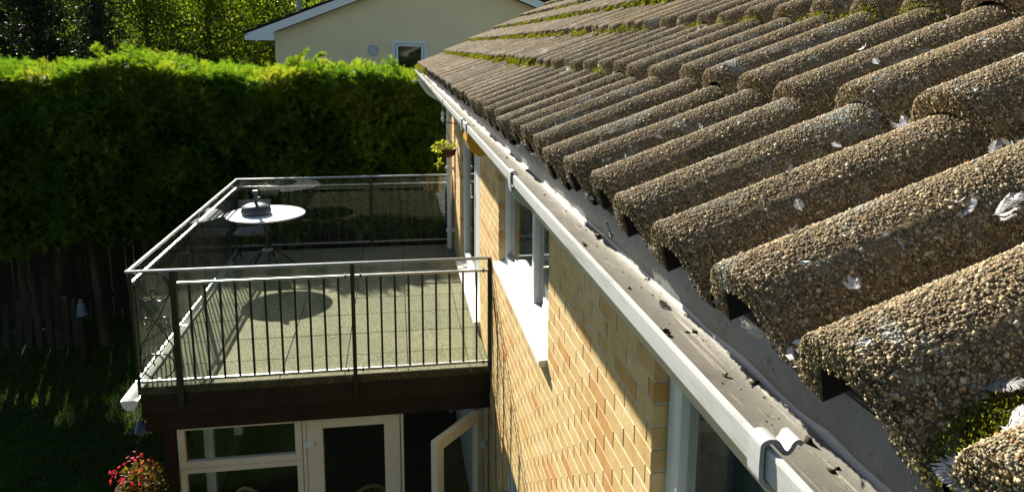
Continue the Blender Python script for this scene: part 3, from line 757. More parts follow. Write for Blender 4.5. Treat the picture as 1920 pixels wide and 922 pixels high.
# ---- things inside the room
def wicker_chair(loc, rz, label):
    t = empty('wicker_chair', loc, label, 'chair', 'wicker chairs in the garden room'); t.rotation_euler = (0, 0, rz)
    def put(m, nm, mat, sm=True, kind=None):
        o = bpy.data.objects.new(nm, m.mesh(nm, mat, sm)); COL.objects.link(o); o.parent = t
        if kind: o['kind'] = kind
    hoop = [(.30 * math.cos(a), .22 + .10 * math.sin(a), .42 + .62 * math.sin(a)) for a in np.linspace(0, math.pi, 17)]
    put(MB().tube(hoop, .018, 6), 'back_hoop', M['wicker'])
    m = MB()
    for i in range(1, 16):
        x, y, z = hoop[i]; m.tube([(x * .95, .20, .40), (x, y, z)], .006, 4)
    put(m, 'back_cane', M['wicker'], True, 'stuff')
    put(MB().tube([(.33 * math.cos(a), -.02 - .28 * math.sin(a) * .9, .42) for a in np.linspace(0, 2 * math.pi, 21)], .02, 6), 'seat_rim', M['wicker'])
    put(MB().lathe([(.02, .06), (.22, .055), (.28, .02), (.29, -.02), (.24, -.05), (.02, -.05)], (0, -.02, .45), 20), 'cushion', M['cushion'])
    put(MB().box(-.22, .22, .14, .24, .50, .85, .04), 'back_cushion', M['cushion'])
    for sx in (-1, 1):
        for sy in (-1, 1): put(MB().tube([(.25 * sx, -.02 + .2 * sy, .42), (.28 * sx, -.02 + .24 * sy, 0)], .018, 6), 'leg', M['wicker'])
    for s_ in (-1, 1): put(MB().tube([(.30 * s_, .22, .42), (.33 * s_, .12, .66), (.33 * s_, -.16, .64), (.31 * s_, -.2, .42)], .014, 6), 'arm', M['wicker'])
    return t
wicker_chair((-1.25, 6.75, .06), math.radians(150), 'wicker armchair behind the lower window pane')
wicker_chair((-.42, 6.65, .06), math.radians(200), 'wicker armchair behind the closed glazed door')

# ================================================================== RAILING
rail = empty('balcony_railing', (-.65, 5.82, Z(DH)), 'black iron balcony railing with balusters, scrollwork and dusty glass', 'railing')
FY = 5.80
tops = MB().tube([(-2.075, FY, Z(1.727)), (.775, FY, Z(1.727))], .0135, 8).build('top_rail', M['rail'], rail, True)
MB().tube([(-2.058, FY + .02, Z(1.727)), (-2.058, 9.84, Z(1.735))], .0145, 8).build('top_rail', M['rail'], rail, True)
MB().tube([(-2.058, 9.83, Z(1.735)), (.76, 9.83, Z(1.730))], .0135, 8).build('top_rail', M['rail'], rail, True)
for x0, x1 in ((-1.706, -.381), (-.349, .745)):
    MB().box(x0, x1, FY - .008, FY + .008, Z(1.843), Z(1.823), .002).build('mid_rail', M['rail'], rail)
    MB().box(x0, x1, FY - .009, FY + .009, Z(2.646), Z(2.624), .002).build('bottom_rail', M['rail'], rail)
MB().box(-2.03, -1.752, FY - .009, FY + .009, Z(2.642), Z(2.622), .002).build('bottom_rail', M['rail'], rail)
for y0, y1 in ((5.84, 7.84), (7.88, 9.81)):
    MB().box(-2.067, -2.045, y0, y1, Z(1.845), Z(1.823), .002).build('mid_rail', M['rail'], rail)
    MB().box(-2.067, -2.047, y0, y1, Z(2.640), Z(2.620), .002).build('bottom_rail', M['rail'], rail)
for x0, x1 in ((-2.03, -.355), (-.32, .74)):
    MB().box(x0, x1, 9.822, 9.838, Z(1.845), Z(1.825), .002).build('mid_rail', M['rail'], rail)
    MB().box(x0, x1, 9.822, 9.838, Z(2.640), Z(2.620), .002).build('bottom_rail', M['rail'], rail)
for x, wd, hb in ((-1.73, .048, 2.85), (-.365, .032, 2.86), (.755, .038, 2.72), (-2.04, .022, 2.70)):
    MB().box(x - wd / 2, x + wd / 2, FY - wd / 2 - .002, FY + min(wd / 2, .008), Z(hb), Z(1.735), .002).build('post', M['metal'], rail)
for y in (7.86, 9.83): MB().box(-2.074, -2.042, y - .016, y + .016, Z(DH), Z(1.737), .002).build('post', M['metal'], rail)
for x in (-.337, .745): MB().box(x - .016, x + .016, 9.814, 9.846, Z(DH), Z(1.735), .002).build('post', M['metal'], rail)
bal = MB().box(-.0085, .0085, -.0065, .0065, Z(2.624), Z(1.843)).mesh('baluster', M['metal'])
for i in range(11): inst('baluster', bal, (-1.73 + (1.365) * (i + 1) / 12, FY, 0), rail)
for i in range(9): inst('baluster', bal, (-.365 + (1.12) * (i + 1) / 10, FY, 0), rail)
bal2 = MB().box(-.0045, .0045, -.0055, .0055, Z(2.624), Z(1.843)).mesh('baluster', M['metal'])
for y0, y1, n in ((5.82, 7.86, 17), (7.86, 9.83, 16)):
    for i in range(n): inst('baluster', bal2, (-2.056, y0 + (y1 - y0) * (i + 1) / (n + 1), 0), rail)
for x0, x1, n in ((-2.05, -.337, 14), (-.337, .745, 9)):
    for i in range(n): inst('baluster', bal, (x0 + (x1 - x0) * (i + 1) / (n + 1), 9.83, 0), rail)
# clamps on the rails
cl = MB().box(-.006, .006, -.022, .022, -.016, .016, .002).mesh('clamp', M['metal'])
for x in (-.42, -.30, .70):
    for h in (1.832, 2.635): inst('clamp', cl, (x, FY + .002, Z(h)), rail)
# scroll panel at the corner
def spiral(cx_, ch_, r0, r1, a0, a1, n=26): return [(cx_ + (r0 + (r1 - r0) * i / n) * math.cos(a0 + (a1 - a0) * i / n), FY, Z(ch_) + (r0 + (r1 - r0) * i / n) * math.sin(a0 + (a1 - a0) * i / n)) for i in range(n + 1)]
XC = -1.885
def mir(pts): return [(2 * XC - x, y, z) for x, y, z in pts]
def flip(pts): return [(x, y, 2 * Z(2.185) - z) for x, y, z in pts]
c1 = spiral(XC + .005, 1.865, .045, .128, math.radians(60), math.radians(-360 + 60), 30)     # curl opening into the big loop
big = [(XC + .128 * math.cos(a) , FY, Z(1.865) + .128 * math.sin(a)) for a in np.linspace(math.radians(150), math.radians(-25), 18)]
tail = [(XC + .09, FY, Z(1.98)), (XC + .03, FY, Z(2.10)), (XC - .05, FY, Z(2.22)), (XC - .115, FY, Z(2.34)), (XC - .128, FY, Z(2.44))]
low = [(XC + .0 + .128 * math.cos(a), FY, Z(2.485) + .128 * math.sin(a)) for a in np.linspace(math.radians(170), math.radians(320), 14)]
lowc = spiral(XC + .012, 2.485, .118, .040, math.radians(-40), math.radians(200), 18)
curve = big + tail + low + lowc
up_curl = spiral(XC - .03, 1.90, .10, .035, math.radians(150), math.radians(420), 20)
for pts in (up_curl[::-1] + curve[2:], mir(up_curl[::-1] + curve[2:])): MB().tube(pts, .0055, 6).build('scroll', M['metal'], rail, True)
side_curl = spiral(XC - .075, 2.14, .055, .015, math.radians(-90), math.radians(260), 18)
for pts in (side_curl, mir(side_curl)): MB().tube(pts, .005, 6).build('scroll', M['metal'], rail, True)
# glass sheets inside the balusters
for x0, x1 in ((-2.035, -1.75), (-1.70, -.385), (-.345, .735)):
    MB().box(x0, x1, FY + .030, FY + .034, Z(2.66), Z(1.742)).build('glass_panel', M['rglass'], rail)
for y0, y1 in ((5.86, 7.84), (7.88, 9.80)): MB().box(-2.028, -2.024, y0, y1, Z(2.66), Z(1.745)).build('glass_panel', M['rglass'], rail)
for x0, x1 in ((-2.02, -.36), (-.315, .72)): MB().box(x0, x1, 9.796, 9.800, Z(2.66), Z(1.745)).build('glass_panel', M['rglass'], rail)

# ================================================================== TERRACE FURNITURE
TX, TY = -1.55, 8.86
tb = empty('bistro_table', (TX, TY, Z(DH)), 'round white topped table on dark legs on the terrace', 'table')
MB().lathe([(.02, -.018), (.42, -.018), (.455, -.010), (.462, 0), (.455, .006), (.44, .008), (.02, .008)], (TX, TY, Z(1.985)), 40).build('table_top', M['tableTop'], tb, True)
MB().tube([(TX, TY, Z(2.0)), (TX, TY, Z(2.42))], .022, 8).build('stem', M['metal'], tb, True)
MB().lathe([(.05, 0), (.07, .01), (.05, .03)], (TX, TY, Z(2.44)), 14).build('collar', M['grey'], tb, True)
for a in (35, 125, 215, 305):
    c, s_ = math.cos(math.radians(a)), math.sin(math.radians(a))
    MB().tube([(TX, TY, Z(2.40)), (TX + .18 * c, TY + .18 * s_, Z(2.50)), (TX + .38 * c, TY + .38 * s_, Z(2.695))], .011, 6).build('leg', M['metal'], tb, True)
pb = empty('parasol_base', (TX - .10, TY - .02, Z(1.977)), 'charcoal domed parasol base with upright tube on the table', 'parasol base')
px_, py_ = TX - .10, TY - .02
MB().lathe([(.02, .0), (.165, .0), (.175, .02), (.172, .055), (.160, .075), (.168, .080), (.160, .092), (.10, .118), (.03, .128)], (px_, py_, Z(1.977)), 32).build('base', M['parasol'], pb, True)
MB().tube([(px_, py_, Z(1.86)), (px_, py_, Z(1.72))], .021, 12).build('tube', M['parasol'], pb, True)
MB().tube([(px_, py_, Z(1.75)), (px_, py_, Z(1.695))], .030, 12).build('collar', M['parasol'], pb, True)
MB().tube([(px_ + .02, py_, Z(1.78)), (px_ + .055, py_ - .01, Z(1.78))], .009, 8).build('screw_knob', M['parasol'], pb, True)
# low patterned chair half hidden behind the table
ch = empty('folding_chair', (-1.78, 9.25, Z(DH)), 'dark patterned garden chair in shade behind the table', 'chair')
for sx in (-.20, .20):
    MB().tube([(-1.78 + sx, 9.10, Z(2.69)), (-1.78 + sx, 9.45, Z(1.95))], .011, 6).build('leg', M['metal'], ch, True)
    MB().tube([(-1.78 + sx, 9.50, Z(2.69)), (-1.78 + sx, 9.05, Z(2.28))], .011, 6).build('leg', M['metal'], ch, True)
m = MB(); m.box(-1.98, -1.58, 9.04, 9.40, Z(2.30), Z(2.255), .015); m.build('seat', M['cushion'], ch)
m = MB(); vs = []
for i in range(7):
    for j in range(5):
        x = -1.98 + .4 * i / 6; h = 2.24 - .30 * j / 4; y = 9.38 + (2.24 - h) * .30 + .03 * math.sin(math.pi * i / 6)
        vs.append((x, y, Z(h)))
m.add(vs, [(i * 5 + j, i * 5 + j + 1, (i + 1) * 5 + j + 1, (i + 1) * 5 + j) for i in range(6) for j in range(4)]); m.add([(x, y + .025, z) for x, y, z in vs], [(i * 5 + j, i * 5 + j + 1, (i + 1) * 5 + j + 1, (i + 1) * 5 + j) for i in range(6) for j in range(4)]); m.build('backrest', M['cushion'], ch, True)

# ================================================================== HANGING BASKETS, LAMP, WIRES
def leaf_T(w_=.5):   # small folded leaf, base at origin, along x
    return np.array([(0, 0, 0), (.5, w_ * .5, .06), (1, 0, -.05), (.5, -w_ * .5, .06)]), np.array([(0, 1, 2), (0, 2, 3)])
def leaf_cloud(name, n, centre, rad, size, mat, parent, down=.2, w_=.7, r_=None):
    r = r_ or rng; d = r.normal(size=(n, 3)); d /= np.linalg.norm(d, axis=1, keepdims=True)
    p = np.array(centre) + d * np.array(rad) * (r.random((n, 1)) ** .45)
    ax = d + r.normal(0, .6, (n, 3)); ax[:, 2] -= down
    T, TF = leaf_T(w_); V, F = scatter(T, TF, p, frames(ax, r.normal(size=(n, 3))), size * r.uniform(.6, 1.3, (n, 1)))
    o = bpy.data.objects.new(name, np_mesh(name, V, F, mat)); COL.objects.link(o); attach(o, parent); return o
bk = empty('hanging_basket', (-2.03, 5.60, Z(3.55)), 'hanging basket full of small red flowers below the balcony corner', 'hanging basket')
bc = (-2.03, 5.60, Z(3.40))
MB().lathe([(.05, -.17), (.12, -.13), (.165, -.05), (.175, .0), (.165, .0), (.10, -.06), (.03, -.07)], bc, 18).build('bowl', paint('brown_coir', (.09, .05, .025), .9, .4, 30, .1, bmp=.6), bk, True)
for a in (0, 120, 240): MB().tube([(bc[0] + .16 * math.cos(math.radians(a)), bc[1] + .16 * math.sin(math.radians(a)), bc[2]), (bc[0], bc[1], Z(3.08))], .0022, 4).build('chain', M['metal'], bk)
MB().tube([(bc[0], bc[1], Z(3.09)), (bc[0], bc[1], Z(3.04)), (-1.98, 5.7, Z(3.02)), (-1.94, 5.96, Z(3.02))], .006, 5).build('hook', M['metal'], bk, True)
leaf_cloud('foliage', 420, (bc[0] + .02, bc[1], Z(3.34)), (.155, .14, .12), .04, M['begleaf'], bk)
leaf_cloud('trailing_foliage', 150, (bc[0] + .08, bc[1], Z(3.44)), (.16, .15, .16), .04, M['begleaf'], bk, .9)
def flowers(n, centre, rad, size, mat, parent):
    d = rng.normal(size=(n, 3)); d[:, 2] = np.abs(d[:, 2]) * .8 + .05; d[:, 1] -= .4; d /= np.linalg.norm(d, axis=1, keepdims=True)
    p = np.array(centre) + d * np.array(rad) * rng.uniform(.8, 1.12, (n, 1))
    for i in range(n):
        s_ = size * rng.uniform(.7, 1.25); T = []; F = []
        fr = frames(d[i:i + 1] + rng.normal(0, .3, (1, 3)), rng.normal(size=(1, 3)))[0]
        for q in range(6):
            a = q * math.pi / 3; b = len(T)
            T += [(0, 0, 0), (.25, .55 * math.cos(a - .5), .55 * math.sin(a - .5)), (.3, 1.0 * math.cos(a), 1.0 * math.sin(a)), (.25, .55 * math.cos(a + .5), .55 * math.sin(a + .5))]; F += [(b, b + 1, b + 2, b + 3)]
        T = (np.array(T) * s_) @ fr.T + p[i]
        me = np_mesh('flower', T, np.array(F), mat); o = bpy.data.objects.new('flower', me); COL.objects.link(o); attach(o, parent)
flowers(62, (bc[0] - .03, bc[1], Z(3.34)), (.17, .15, .19), .016, M['begonia'], bk)
lamp = empty('wall_lamp', (-1.97, 5.80, Z(2.99)), 'small dark blue conical lamp shade under the balcony corner', 'lamp')
MB().lathe([(.012, .085), (.02, .08), (.055, 0), (.050, 0), (.012, .07)], (-2.02, 5.70, Z(2.995)), 16).build('shade', M['blueglaze'], lamp, True)
MB().tube([(-2.02, 5.70, Z(2.91)), (-2.02, 5.70, Z(2.885)), (-1.99, 5.86, Z(2.885))], .007, 6).build('arm', M['metal'], lamp, True)
b2 = empty('hanging_basket', (.62, 9.05, Z(1.36)), 'small brown hanging basket with yellow green leaves on the far wall', 'hanging basket')
MB().lathe([(.03, -.11), (.08, -.08), (.105, 0), (.095, 0), (.02, -.05)], (.655, 9.05, Z(1.26)), 16).build('bowl', paint('dark_red_pot', (.10, .03, .015), .6, .3, 20, .3), b2, True)
leaf_cloud('foliage', 150, (.60, 9.05, Z(1.225)), (.15, .12, .06), .045, leafmat('lime_leaf', [(0, (.12, .15, .02)), (.5, (.24, .26, .04)), (1, (.35, .33, .06))], .4), b2)
leaf_cloud('trailing_foliage', 26, (.53, 9.05, Z(1.42)), (.05, .05, .08), .04, bpy.data.materials['lime_leaf'], b2, .9)
MB().tube([(.762, 9.05, Z(.95)), (.62, 9.05, Z(.93)), (.62, 9.05, Z(.97))], .007, 6).build('bracket', M['metal'], b2, True)
for a in (60, 180, 300): MB().tube([(.655 + .1 * math.cos(math.radians(a)), 9.05 + .1 * math.sin(math.radians(a)), Z(1.26)), (.62, 9.05, Z(.97))], .002, 4).build('chain', M['metal'], b2)
fd = empty('bird_feeder', (.62, 9.25, Z(.97)), 'small white hanging bird feeder beside the white downpipe', 'bird feeder')
for i, h in enumerate((.84, .91)): MB().lathe([(.006, -.03), (.022, -.02), (.026, .0), (.018, .022), (.006, .03)], (.60, 9.25, Z(h)), 10).build('cup', M['white'], fd, True)
MB().tube([(.60, 9.25, Z(.98)), (.60, 9.25, Z(.62))], .003, 5).build('cord', M['white'], fd)
# stray climber stems on the brick
for i, pts in enumerate((((5.72, 1.9), (5.6, 2.4), (5.45, 2.9), (5.42, 3.5), (5.3, 4.4)), ((5.55, 1.95), (5.35, 2.3), (5.25, 2.75), (5.05, 3.2), (4.9, 4.2)), ((5.62, 2.0), (5.05, 2.5), (4.7, 3.0), (4.55, 3.9)))):
    P = []
    for (y0, h0), (y1, h1) in zip(pts[:-1], pts[1:]):
        for t in np.linspace(0, 1, 6)[:-1]: P.append((WX - .006 - .004 * random.random(), y0 + (y1 - y0) * t + random.uniform(-.012, .012), Z(h0 + (h1 - h0) * t)))
    o = MB().tube(P, [.0035 - .0015 * q / len(P) for q in range(len(P))], 5).build('climber_stem', M['bark'])
    prop(o, ('thin dry climber stem nearest the railing end post', 'thin dry climber stem in the middle of three on the brick', 'thin dry climber stem slanting closest to the window sill')[i], 'stem', 'dry stems on the brick wall')

# ================================================================== HEDGE
hx0, hx1, hyf, hyb = -11.0, 4.5, 12.25, 14.3
hedge = empty('conifer_hedge', (-3, 13.2, 0), 'tall clipped conifer hedge behind the balcony with sunlit top', 'hedge')
def top_h(x):  # height of the top under the lens
    return .48 - .16 * np.exp(-((x + 4.35) / .75) ** 2) + .05 * np.sin(x * 2.3 + 1) + .035 * np.sin(x * 5.1) + .02 * np.clip((x + 1.5) / 2, 0, 1)
def bot_h(x): return 3.22 + .10 * np.sin(x * 1.7) + .06 * np.sin(x * 4.3 + 2)
def yfront(x, h): return hyf + .24 * fbm(x * 1.4, h * 1.7, 0, 3) - .10 * np.sin(np.clip((h - .2) / 3, 0, 1) * math.pi)
# light holes: along the sun's ray from small spots on the lawn
spots = [(-4.55, 10.28, .13), (-4.80, 10.25, .09), (-3.98, 10.32, .12), (-3.58, 10.02, .16), (-3.40, 10.12, .14), (-3.62, 9.72, .10), (-5.6, 10.1, .08)]
sun_np = np.array(SUN)
def in_hole(P, grow=0):
    out = np.zeros(len(P), bool)
    for x, y, r in spots:
        q = P - np.array([x, y, 0]); t = q @ sun_np; d = q - t[:, None] * sun_np
        out |= (np.linalg.norm(d, axis=1) < r + grow) & (t > 0)
    return out
# spray template: a flat fan of scale-leaf twigs
T = []; TF = []
for i in range(8):
    t = .12 + .86 * i / 8
    for s_ in (-1, 1):
        L = .42 * math.sin(math.pi * (.18 + .72 * (1 - t))) ; b = len(T)
        T += [(t - .05, 0, 0), (t + .035, 0, .01), (t + L * .75, s_ * L, -.02 - .06 * L)]; TF.append((b, b + 1, b + 2))
b = len(T); T += [(0, .02, 0), (0, -.02, 0), (1.05, 0, -.03)]; TF.append((b, b + 1, b + 2))
T = np.array(T); TF = np.array(TF)
def sprays(P, N, size, droop, r):
    n = len(P); ax = N * r.uniform(.35, 1.0, (n, 1)) + r.normal(0, .55, (n, 3)); ax[:, 2] += droop
    up = np.array([0, 0, 1.]) + r.normal(0, .45, (n, 3))
    return scatter(T, TF, P, frames(ax, up), size * r.uniform(.55, 1.35, (n, 1)))
r = np.random.default_rng(5)
n1 = 42000
x = r.uniform(-7.6, 2.2, n1); th, bh = top_h(x), bot_h(x); f = r.random(n1) ** 1.15; h = th + (bh - th) * f
y = yfront(x, h) + r.uniform(-.05, .32, n1) ** 1
P1 = np.stack([x, y, CZ - h], 1); N1 = np.stack([np.zeros(n1), -np.ones(n1), .15 * np.ones(n1)], 1)
n2 = 13000
x = r.uniform(-7.6, 2.2, n2); P2 = np.stack([x, r.uniform(hyf, hyb, n2) ** 1, CZ - top_h(x) + r.normal(-.05, .06, n2)], 1)
N2 = np.tile([0, -.1, 1.0], (n2, 1))
n3 = 15000; x = r.uniform(-7.6, 2.2, n3); q3 = r.random(n3); y3 = hyf + (hyb - hyf) * q3
h3 = top_h(x) + r.random(n3) * (.25 + .85 * (1 - q3)); P3 = np.stack([x, yfront(x, h3) + (y3 - hyf), CZ - h3], 1); N3 = np.tile([0, -.6, .6], (n3, 1))
P = np.concatenate([P1, P2, P3]); N = np.concatenate([N1, N2, N3]); keep = ~in_hole(P); P, N = P[keep], N[keep]
V, F = sprays(P, N, .125, .10, r)
o = bpy.data.objects.new('foliage', np_mesh('foliage', V, F, M['hedge'])); COL.objects.link(o); attach(o, hedge); o['kind'] = 'stuff'
# loose long shoots on top
sh = []
for x, L, dx in ((-4.45, .34, -.22), (-4.30, .28, .05), (-5.6, .2, .1), (-3.3, .2, -.1), (-1.75, .42, .30), (-1.55, .30, .34), (-1.60, .26, -.05), (-.1, .30, .06), (.12, .26, -.08), (.3, .22, .1), (-2.5, .18, .1), (-6.2, .2, .05)):
    yb = hyf + r.uniform(.2, .6); z0 = CZ - float(top_h(np.array(x)))
    m = 34; t = r.random(m); q = np.stack([x + dx * t + r.normal(0, .02, m), np.full(m, yb) + r.normal(0, .03, m), z0 - .05 + L * t], 1)
    ax = np.stack([np.full(m, dx) + r.normal(0, .22, m), r.normal(0, .2, m), np.full(m, L * .8)], 1)
    sh.append(scatter(T, TF, q, frames(ax, r.normal(size=(m, 3)) + [0, -1.0, 0]), .12 * r.uniform(.6, 1.2, (m, 1))))
off = 0; VV = []; FF = []
for v_, f_ in sh: VV.append(v_); FF.append(f_ + off); off += len(v_)
o = bpy.data.objects.new('loose_shoots', np_mesh('loose_shoots', np.concatenate(VV), np.concatenate(FF), M['hedge'])); COL.objects.link(o); attach(o, hedge); o['kind'] = 'stuff'
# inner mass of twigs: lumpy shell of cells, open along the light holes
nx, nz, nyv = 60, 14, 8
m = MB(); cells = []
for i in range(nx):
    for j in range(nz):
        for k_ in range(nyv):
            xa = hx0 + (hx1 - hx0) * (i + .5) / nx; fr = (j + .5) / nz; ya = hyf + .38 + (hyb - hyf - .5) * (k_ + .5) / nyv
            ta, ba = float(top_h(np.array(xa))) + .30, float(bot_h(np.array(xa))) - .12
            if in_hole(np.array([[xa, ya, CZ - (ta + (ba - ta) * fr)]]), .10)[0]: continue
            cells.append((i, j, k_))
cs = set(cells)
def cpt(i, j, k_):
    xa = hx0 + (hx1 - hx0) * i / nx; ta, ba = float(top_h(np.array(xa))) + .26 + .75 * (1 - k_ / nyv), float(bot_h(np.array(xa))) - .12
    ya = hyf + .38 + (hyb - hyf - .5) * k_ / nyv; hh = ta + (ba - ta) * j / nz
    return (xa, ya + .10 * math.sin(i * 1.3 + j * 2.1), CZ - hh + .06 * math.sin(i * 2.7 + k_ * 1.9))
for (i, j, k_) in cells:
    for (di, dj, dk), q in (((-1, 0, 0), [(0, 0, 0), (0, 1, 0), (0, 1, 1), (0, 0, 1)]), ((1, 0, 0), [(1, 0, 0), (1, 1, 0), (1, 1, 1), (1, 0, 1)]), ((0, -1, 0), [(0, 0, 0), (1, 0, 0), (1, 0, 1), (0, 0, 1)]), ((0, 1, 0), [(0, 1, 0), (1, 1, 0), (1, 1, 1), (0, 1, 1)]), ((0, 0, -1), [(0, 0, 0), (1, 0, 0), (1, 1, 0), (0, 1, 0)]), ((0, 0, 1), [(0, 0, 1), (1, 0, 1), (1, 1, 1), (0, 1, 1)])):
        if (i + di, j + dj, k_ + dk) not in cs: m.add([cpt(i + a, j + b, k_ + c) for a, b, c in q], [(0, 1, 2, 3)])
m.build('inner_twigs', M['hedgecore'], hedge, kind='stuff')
# stems under the hedge
for i, x in enumerate(np.arange(-7.6, 2.5, .62)):
    x = x + random.uniform(-.15, .15); y = 12.75 + random.uniform(-.15, .5); lean = random.uniform(-.12, .12)
    MB().tube([(x, y, 0), (x + lean * .4, y, .6), (x + lean, y + .05, 2.1), (x + lean * 1.6, y + .1, 3.0)], [.09, .07, .06, .04], 8).build('trunk', M['bark'], hedge, True)
# board fence behind the stems
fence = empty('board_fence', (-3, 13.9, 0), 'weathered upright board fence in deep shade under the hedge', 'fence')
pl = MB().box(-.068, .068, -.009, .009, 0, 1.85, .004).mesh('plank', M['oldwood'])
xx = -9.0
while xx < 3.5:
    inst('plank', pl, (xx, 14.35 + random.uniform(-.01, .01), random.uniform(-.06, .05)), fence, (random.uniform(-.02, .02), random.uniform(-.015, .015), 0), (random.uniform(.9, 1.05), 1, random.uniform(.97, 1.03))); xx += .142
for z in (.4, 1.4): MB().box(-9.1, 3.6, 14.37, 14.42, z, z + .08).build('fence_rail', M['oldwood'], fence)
# broken pale pickets leaning among the stems
bp = empty('broken_picket_panel', (-5.75, 12.35, 0), 'broken leaning pale picket panel at the hedge foot', 'fence panel')
for i, (dx, hh, tl) in enumerate(((-.55, .75, .05), (-.38, .85, .10), (-.22, .95, .08), (-.05, 1.25, -.03), (.10, 1.20, .02), (.24, 1.0, .02), (.38, .85, -.02), (.50, .7, .03))):
    inst('picket', MB().box(-.05, .05, -.01, .01, 0, hh, .004).mesh('picket', M['oldwood']), (-5.75 + dx, 12.35, .25), bp, (0, tl, 0))
MB().box(-6.35, -5.2, 12.362, 12.39, .5, .56).build('cross_rail', M['oldwood'], bp)
st = MB().lathe([(.05, 0), (.075, .01), (.06, .08), (.05, .14), (.055, .18), (.04, .205), (.02, .215), (.032, .24), (.032, .265), (.015, .285)], (-5.05, 12.15, .83), 14).build('garden_statue', M['statue'], None, True)
st.location = (0, 0, 0); prop(st, 'small pale stone figure in the shade at the hedge foot', 'statue')
MB().lathe([(.07, 0), (.06, .3), (.05, .83)], (-5.05, 12.15, 0), 14).build('plinth', M['darkwood'], st, True)
# grass
n = 42000; P = np.stack([r.uniform(-8.0, -1.9, n), r.uniform(5.2, 12.6, n), np.zeros(n)], 1)
GT = np.array([(-.008, 0, 0), (.008, 0, 0), (.004, .012, .045), (0, .03, .075)]); GF = np.array([(0, 1, 2), (0, 2, 3)])
a = r.uniform(0, 6.28, n); R = np.zeros((n, 3, 3)); R[:, 0, 0] = np.cos(a); R[:, 0, 1] = -np.sin(a); R[:, 1, 0] = np.sin(a); R[:, 1, 1] = np.cos(a); R[:, 2, 2] = 1
V, F = scatter(GT, GF, P, R, r.uniform(.6, 1.3, (n, 1)))
o = bpy.data.objects.new('grass', np_mesh('grass', V, F, M['grass'])); COL.objects.link(o); prop(o, 'short grass blades of the shaded lawn', 'grass', None, 'stuff')

# ================================================================== NEIGHBOUR'S HOUSE
NY = 21.0; nb = empty('neighbour_house', (1.47, NY + 4, 0), 'cream painted gable house beyond the hedge', 'house')
AX, AH, SL = 1.384, -2.10, .385
hw = 4.574
def rh(x): return AH + SL * abs(x - AX)
m = MB(); vs = [(AX - hw, NY, 0), (AX + hw, NY, 0), (AX + hw, NY, Z(rh(AX + hw))), (AX, NY, Z(AH)), (AX - hw, NY, Z(rh(AX - hw)))]
vs += [(x, y + 8, z) for x, y, z in vs]
m.add(vs, [(0, 1, 2, 3, 4), (5, 6, 7, 8, 9), (0, 4, 9, 5), (1, 2, 7, 6)]); m.build('wall', M['nbwall'], nb)
M['nbtile'] = paint('dark_roof_tile', (.05, .042, .036), .85, .4, 9, .15, bmp=.8)
for s_ in (-1, 1):
    ov = .72; m = MB(); vs = []
    for y in (NY - .32, NY + 8.3):
        for dx, dh in ((0, -.26), (hw + ov, -.26), (hw + ov, -.20), (0, -.20)): vs.append((AX + s_ * dx, y, Z(AH + SL * dx + dh + (0 if dh == -.26 else 0.0))))
    m.add(vs, [(0, 1, 2, 3), (4, 5, 6, 7), (0, 1, 5, 4), (3, 2, 6, 7), (1, 2, 6, 5), (0, 3, 7, 4)])
    rf = m.build('roof', M['nbtile'], nb)
    for c in range(14):       # tile courses seen along the verge
        d0 = (hw + ov) * c / 14; d1 = (hw + ov) * (c + 1) / 14 + .06; vs = []
        for y in (NY - .36, NY + 8.3):
            for dx, dh in ((d0, -.275), (d1, -.315), (d1, -.285), (d0, -.262)): vs.append((AX + s_ * dx, y, Z(AH + SL * dx + dh)))
        MB().add(vs, [(0, 1, 2, 3), (4, 5, 6, 7), (0, 1, 5, 4), (3, 2, 6, 7), (1, 2, 6, 5), (0, 3, 7, 4)]).build('tile_course', M['nbtile'], rf)
    # barge board and boxed eave
    vs = []
    for y in (NY - .33, NY - .29):
        for dx, dh in ((0, -.22), (hw + ov, -.22), (hw + ov * .02, 0.0), (0, 0.0)): vs.append((AX + s_ * dx, y, Z(AH + SL * dx + dh - .0)))
    MB().add(vs, [(0, 1, 2, 3), (4, 5, 6, 7), (0, 1, 5, 4), (3, 2, 6, 7), (1, 2, 6, 5), (0, 3, 7, 4)]).build('barge_board', M['white'], nb)
    xa, xb = AX + s_ * (hw - .02), AX + s_ * (hw + ov)
    vs = []
    for y in (NY - .335, NY + 8.2):
        hb = -.125
        vs += [(xa, y, Z(hb)), (xb, y, Z(hb)), (xb, y, Z(AH + SL * (hw + ov) - .19)), (xa, y, Z(AH + SL * hw - .19))]
    MB().add(vs, [(0, 1, 2, 3), (4, 5, 6, 7), (0, 1, 5, 4), (3, 2, 6, 7), (1, 2, 6, 5), (0, 3, 7, 4)]).build('boxed_eave', M['white'], nb)
m = MB()
x0, x1, h0, h1, f_ = -.03, .93, -.136, 1.0, .075
m.box(x0, x0 + f_, NY - .03, NY + .04, Z(h1), Z(h0)); m.box(x1 - f_, x1, NY - .03, NY + .04, Z(h1), Z(h0)); m.box(x0 + f_, x1 - f_, NY - .029, NY + .04, Z(h0 + f_), Z(h0)); m.box(x0 + f_, x1 - f_, NY - .029, NY + .04, Z(h1), Z(h1 - f_))
nw = m.build('window', M['white'], nb)
MB().box(x0 + .15, x1 - .15, NY - .045, NY - .02, Z(h0 + .15), Z(h0 + .09)).build('sash', M['white'], nw)
for a_, b_ in ((x0 + .09, x0 + .16), (x1 - .16, x1 - .09)): MB().box(a_, b_, NY - .045, NY - .02, Z(h1 - .1), Z(h0 + .09)).build('sash', M['white'], nw)
M['dglass'] = paint('dark_pane', (.015, .02, .015), .05, .3, 3, .6)
MB().box(x0 + f_ - .01, x1 - f_ + .01, NY - .012, NY - .005, Z(h1), Z(h0 + .06)).build('pane', M['dglass'], nw)
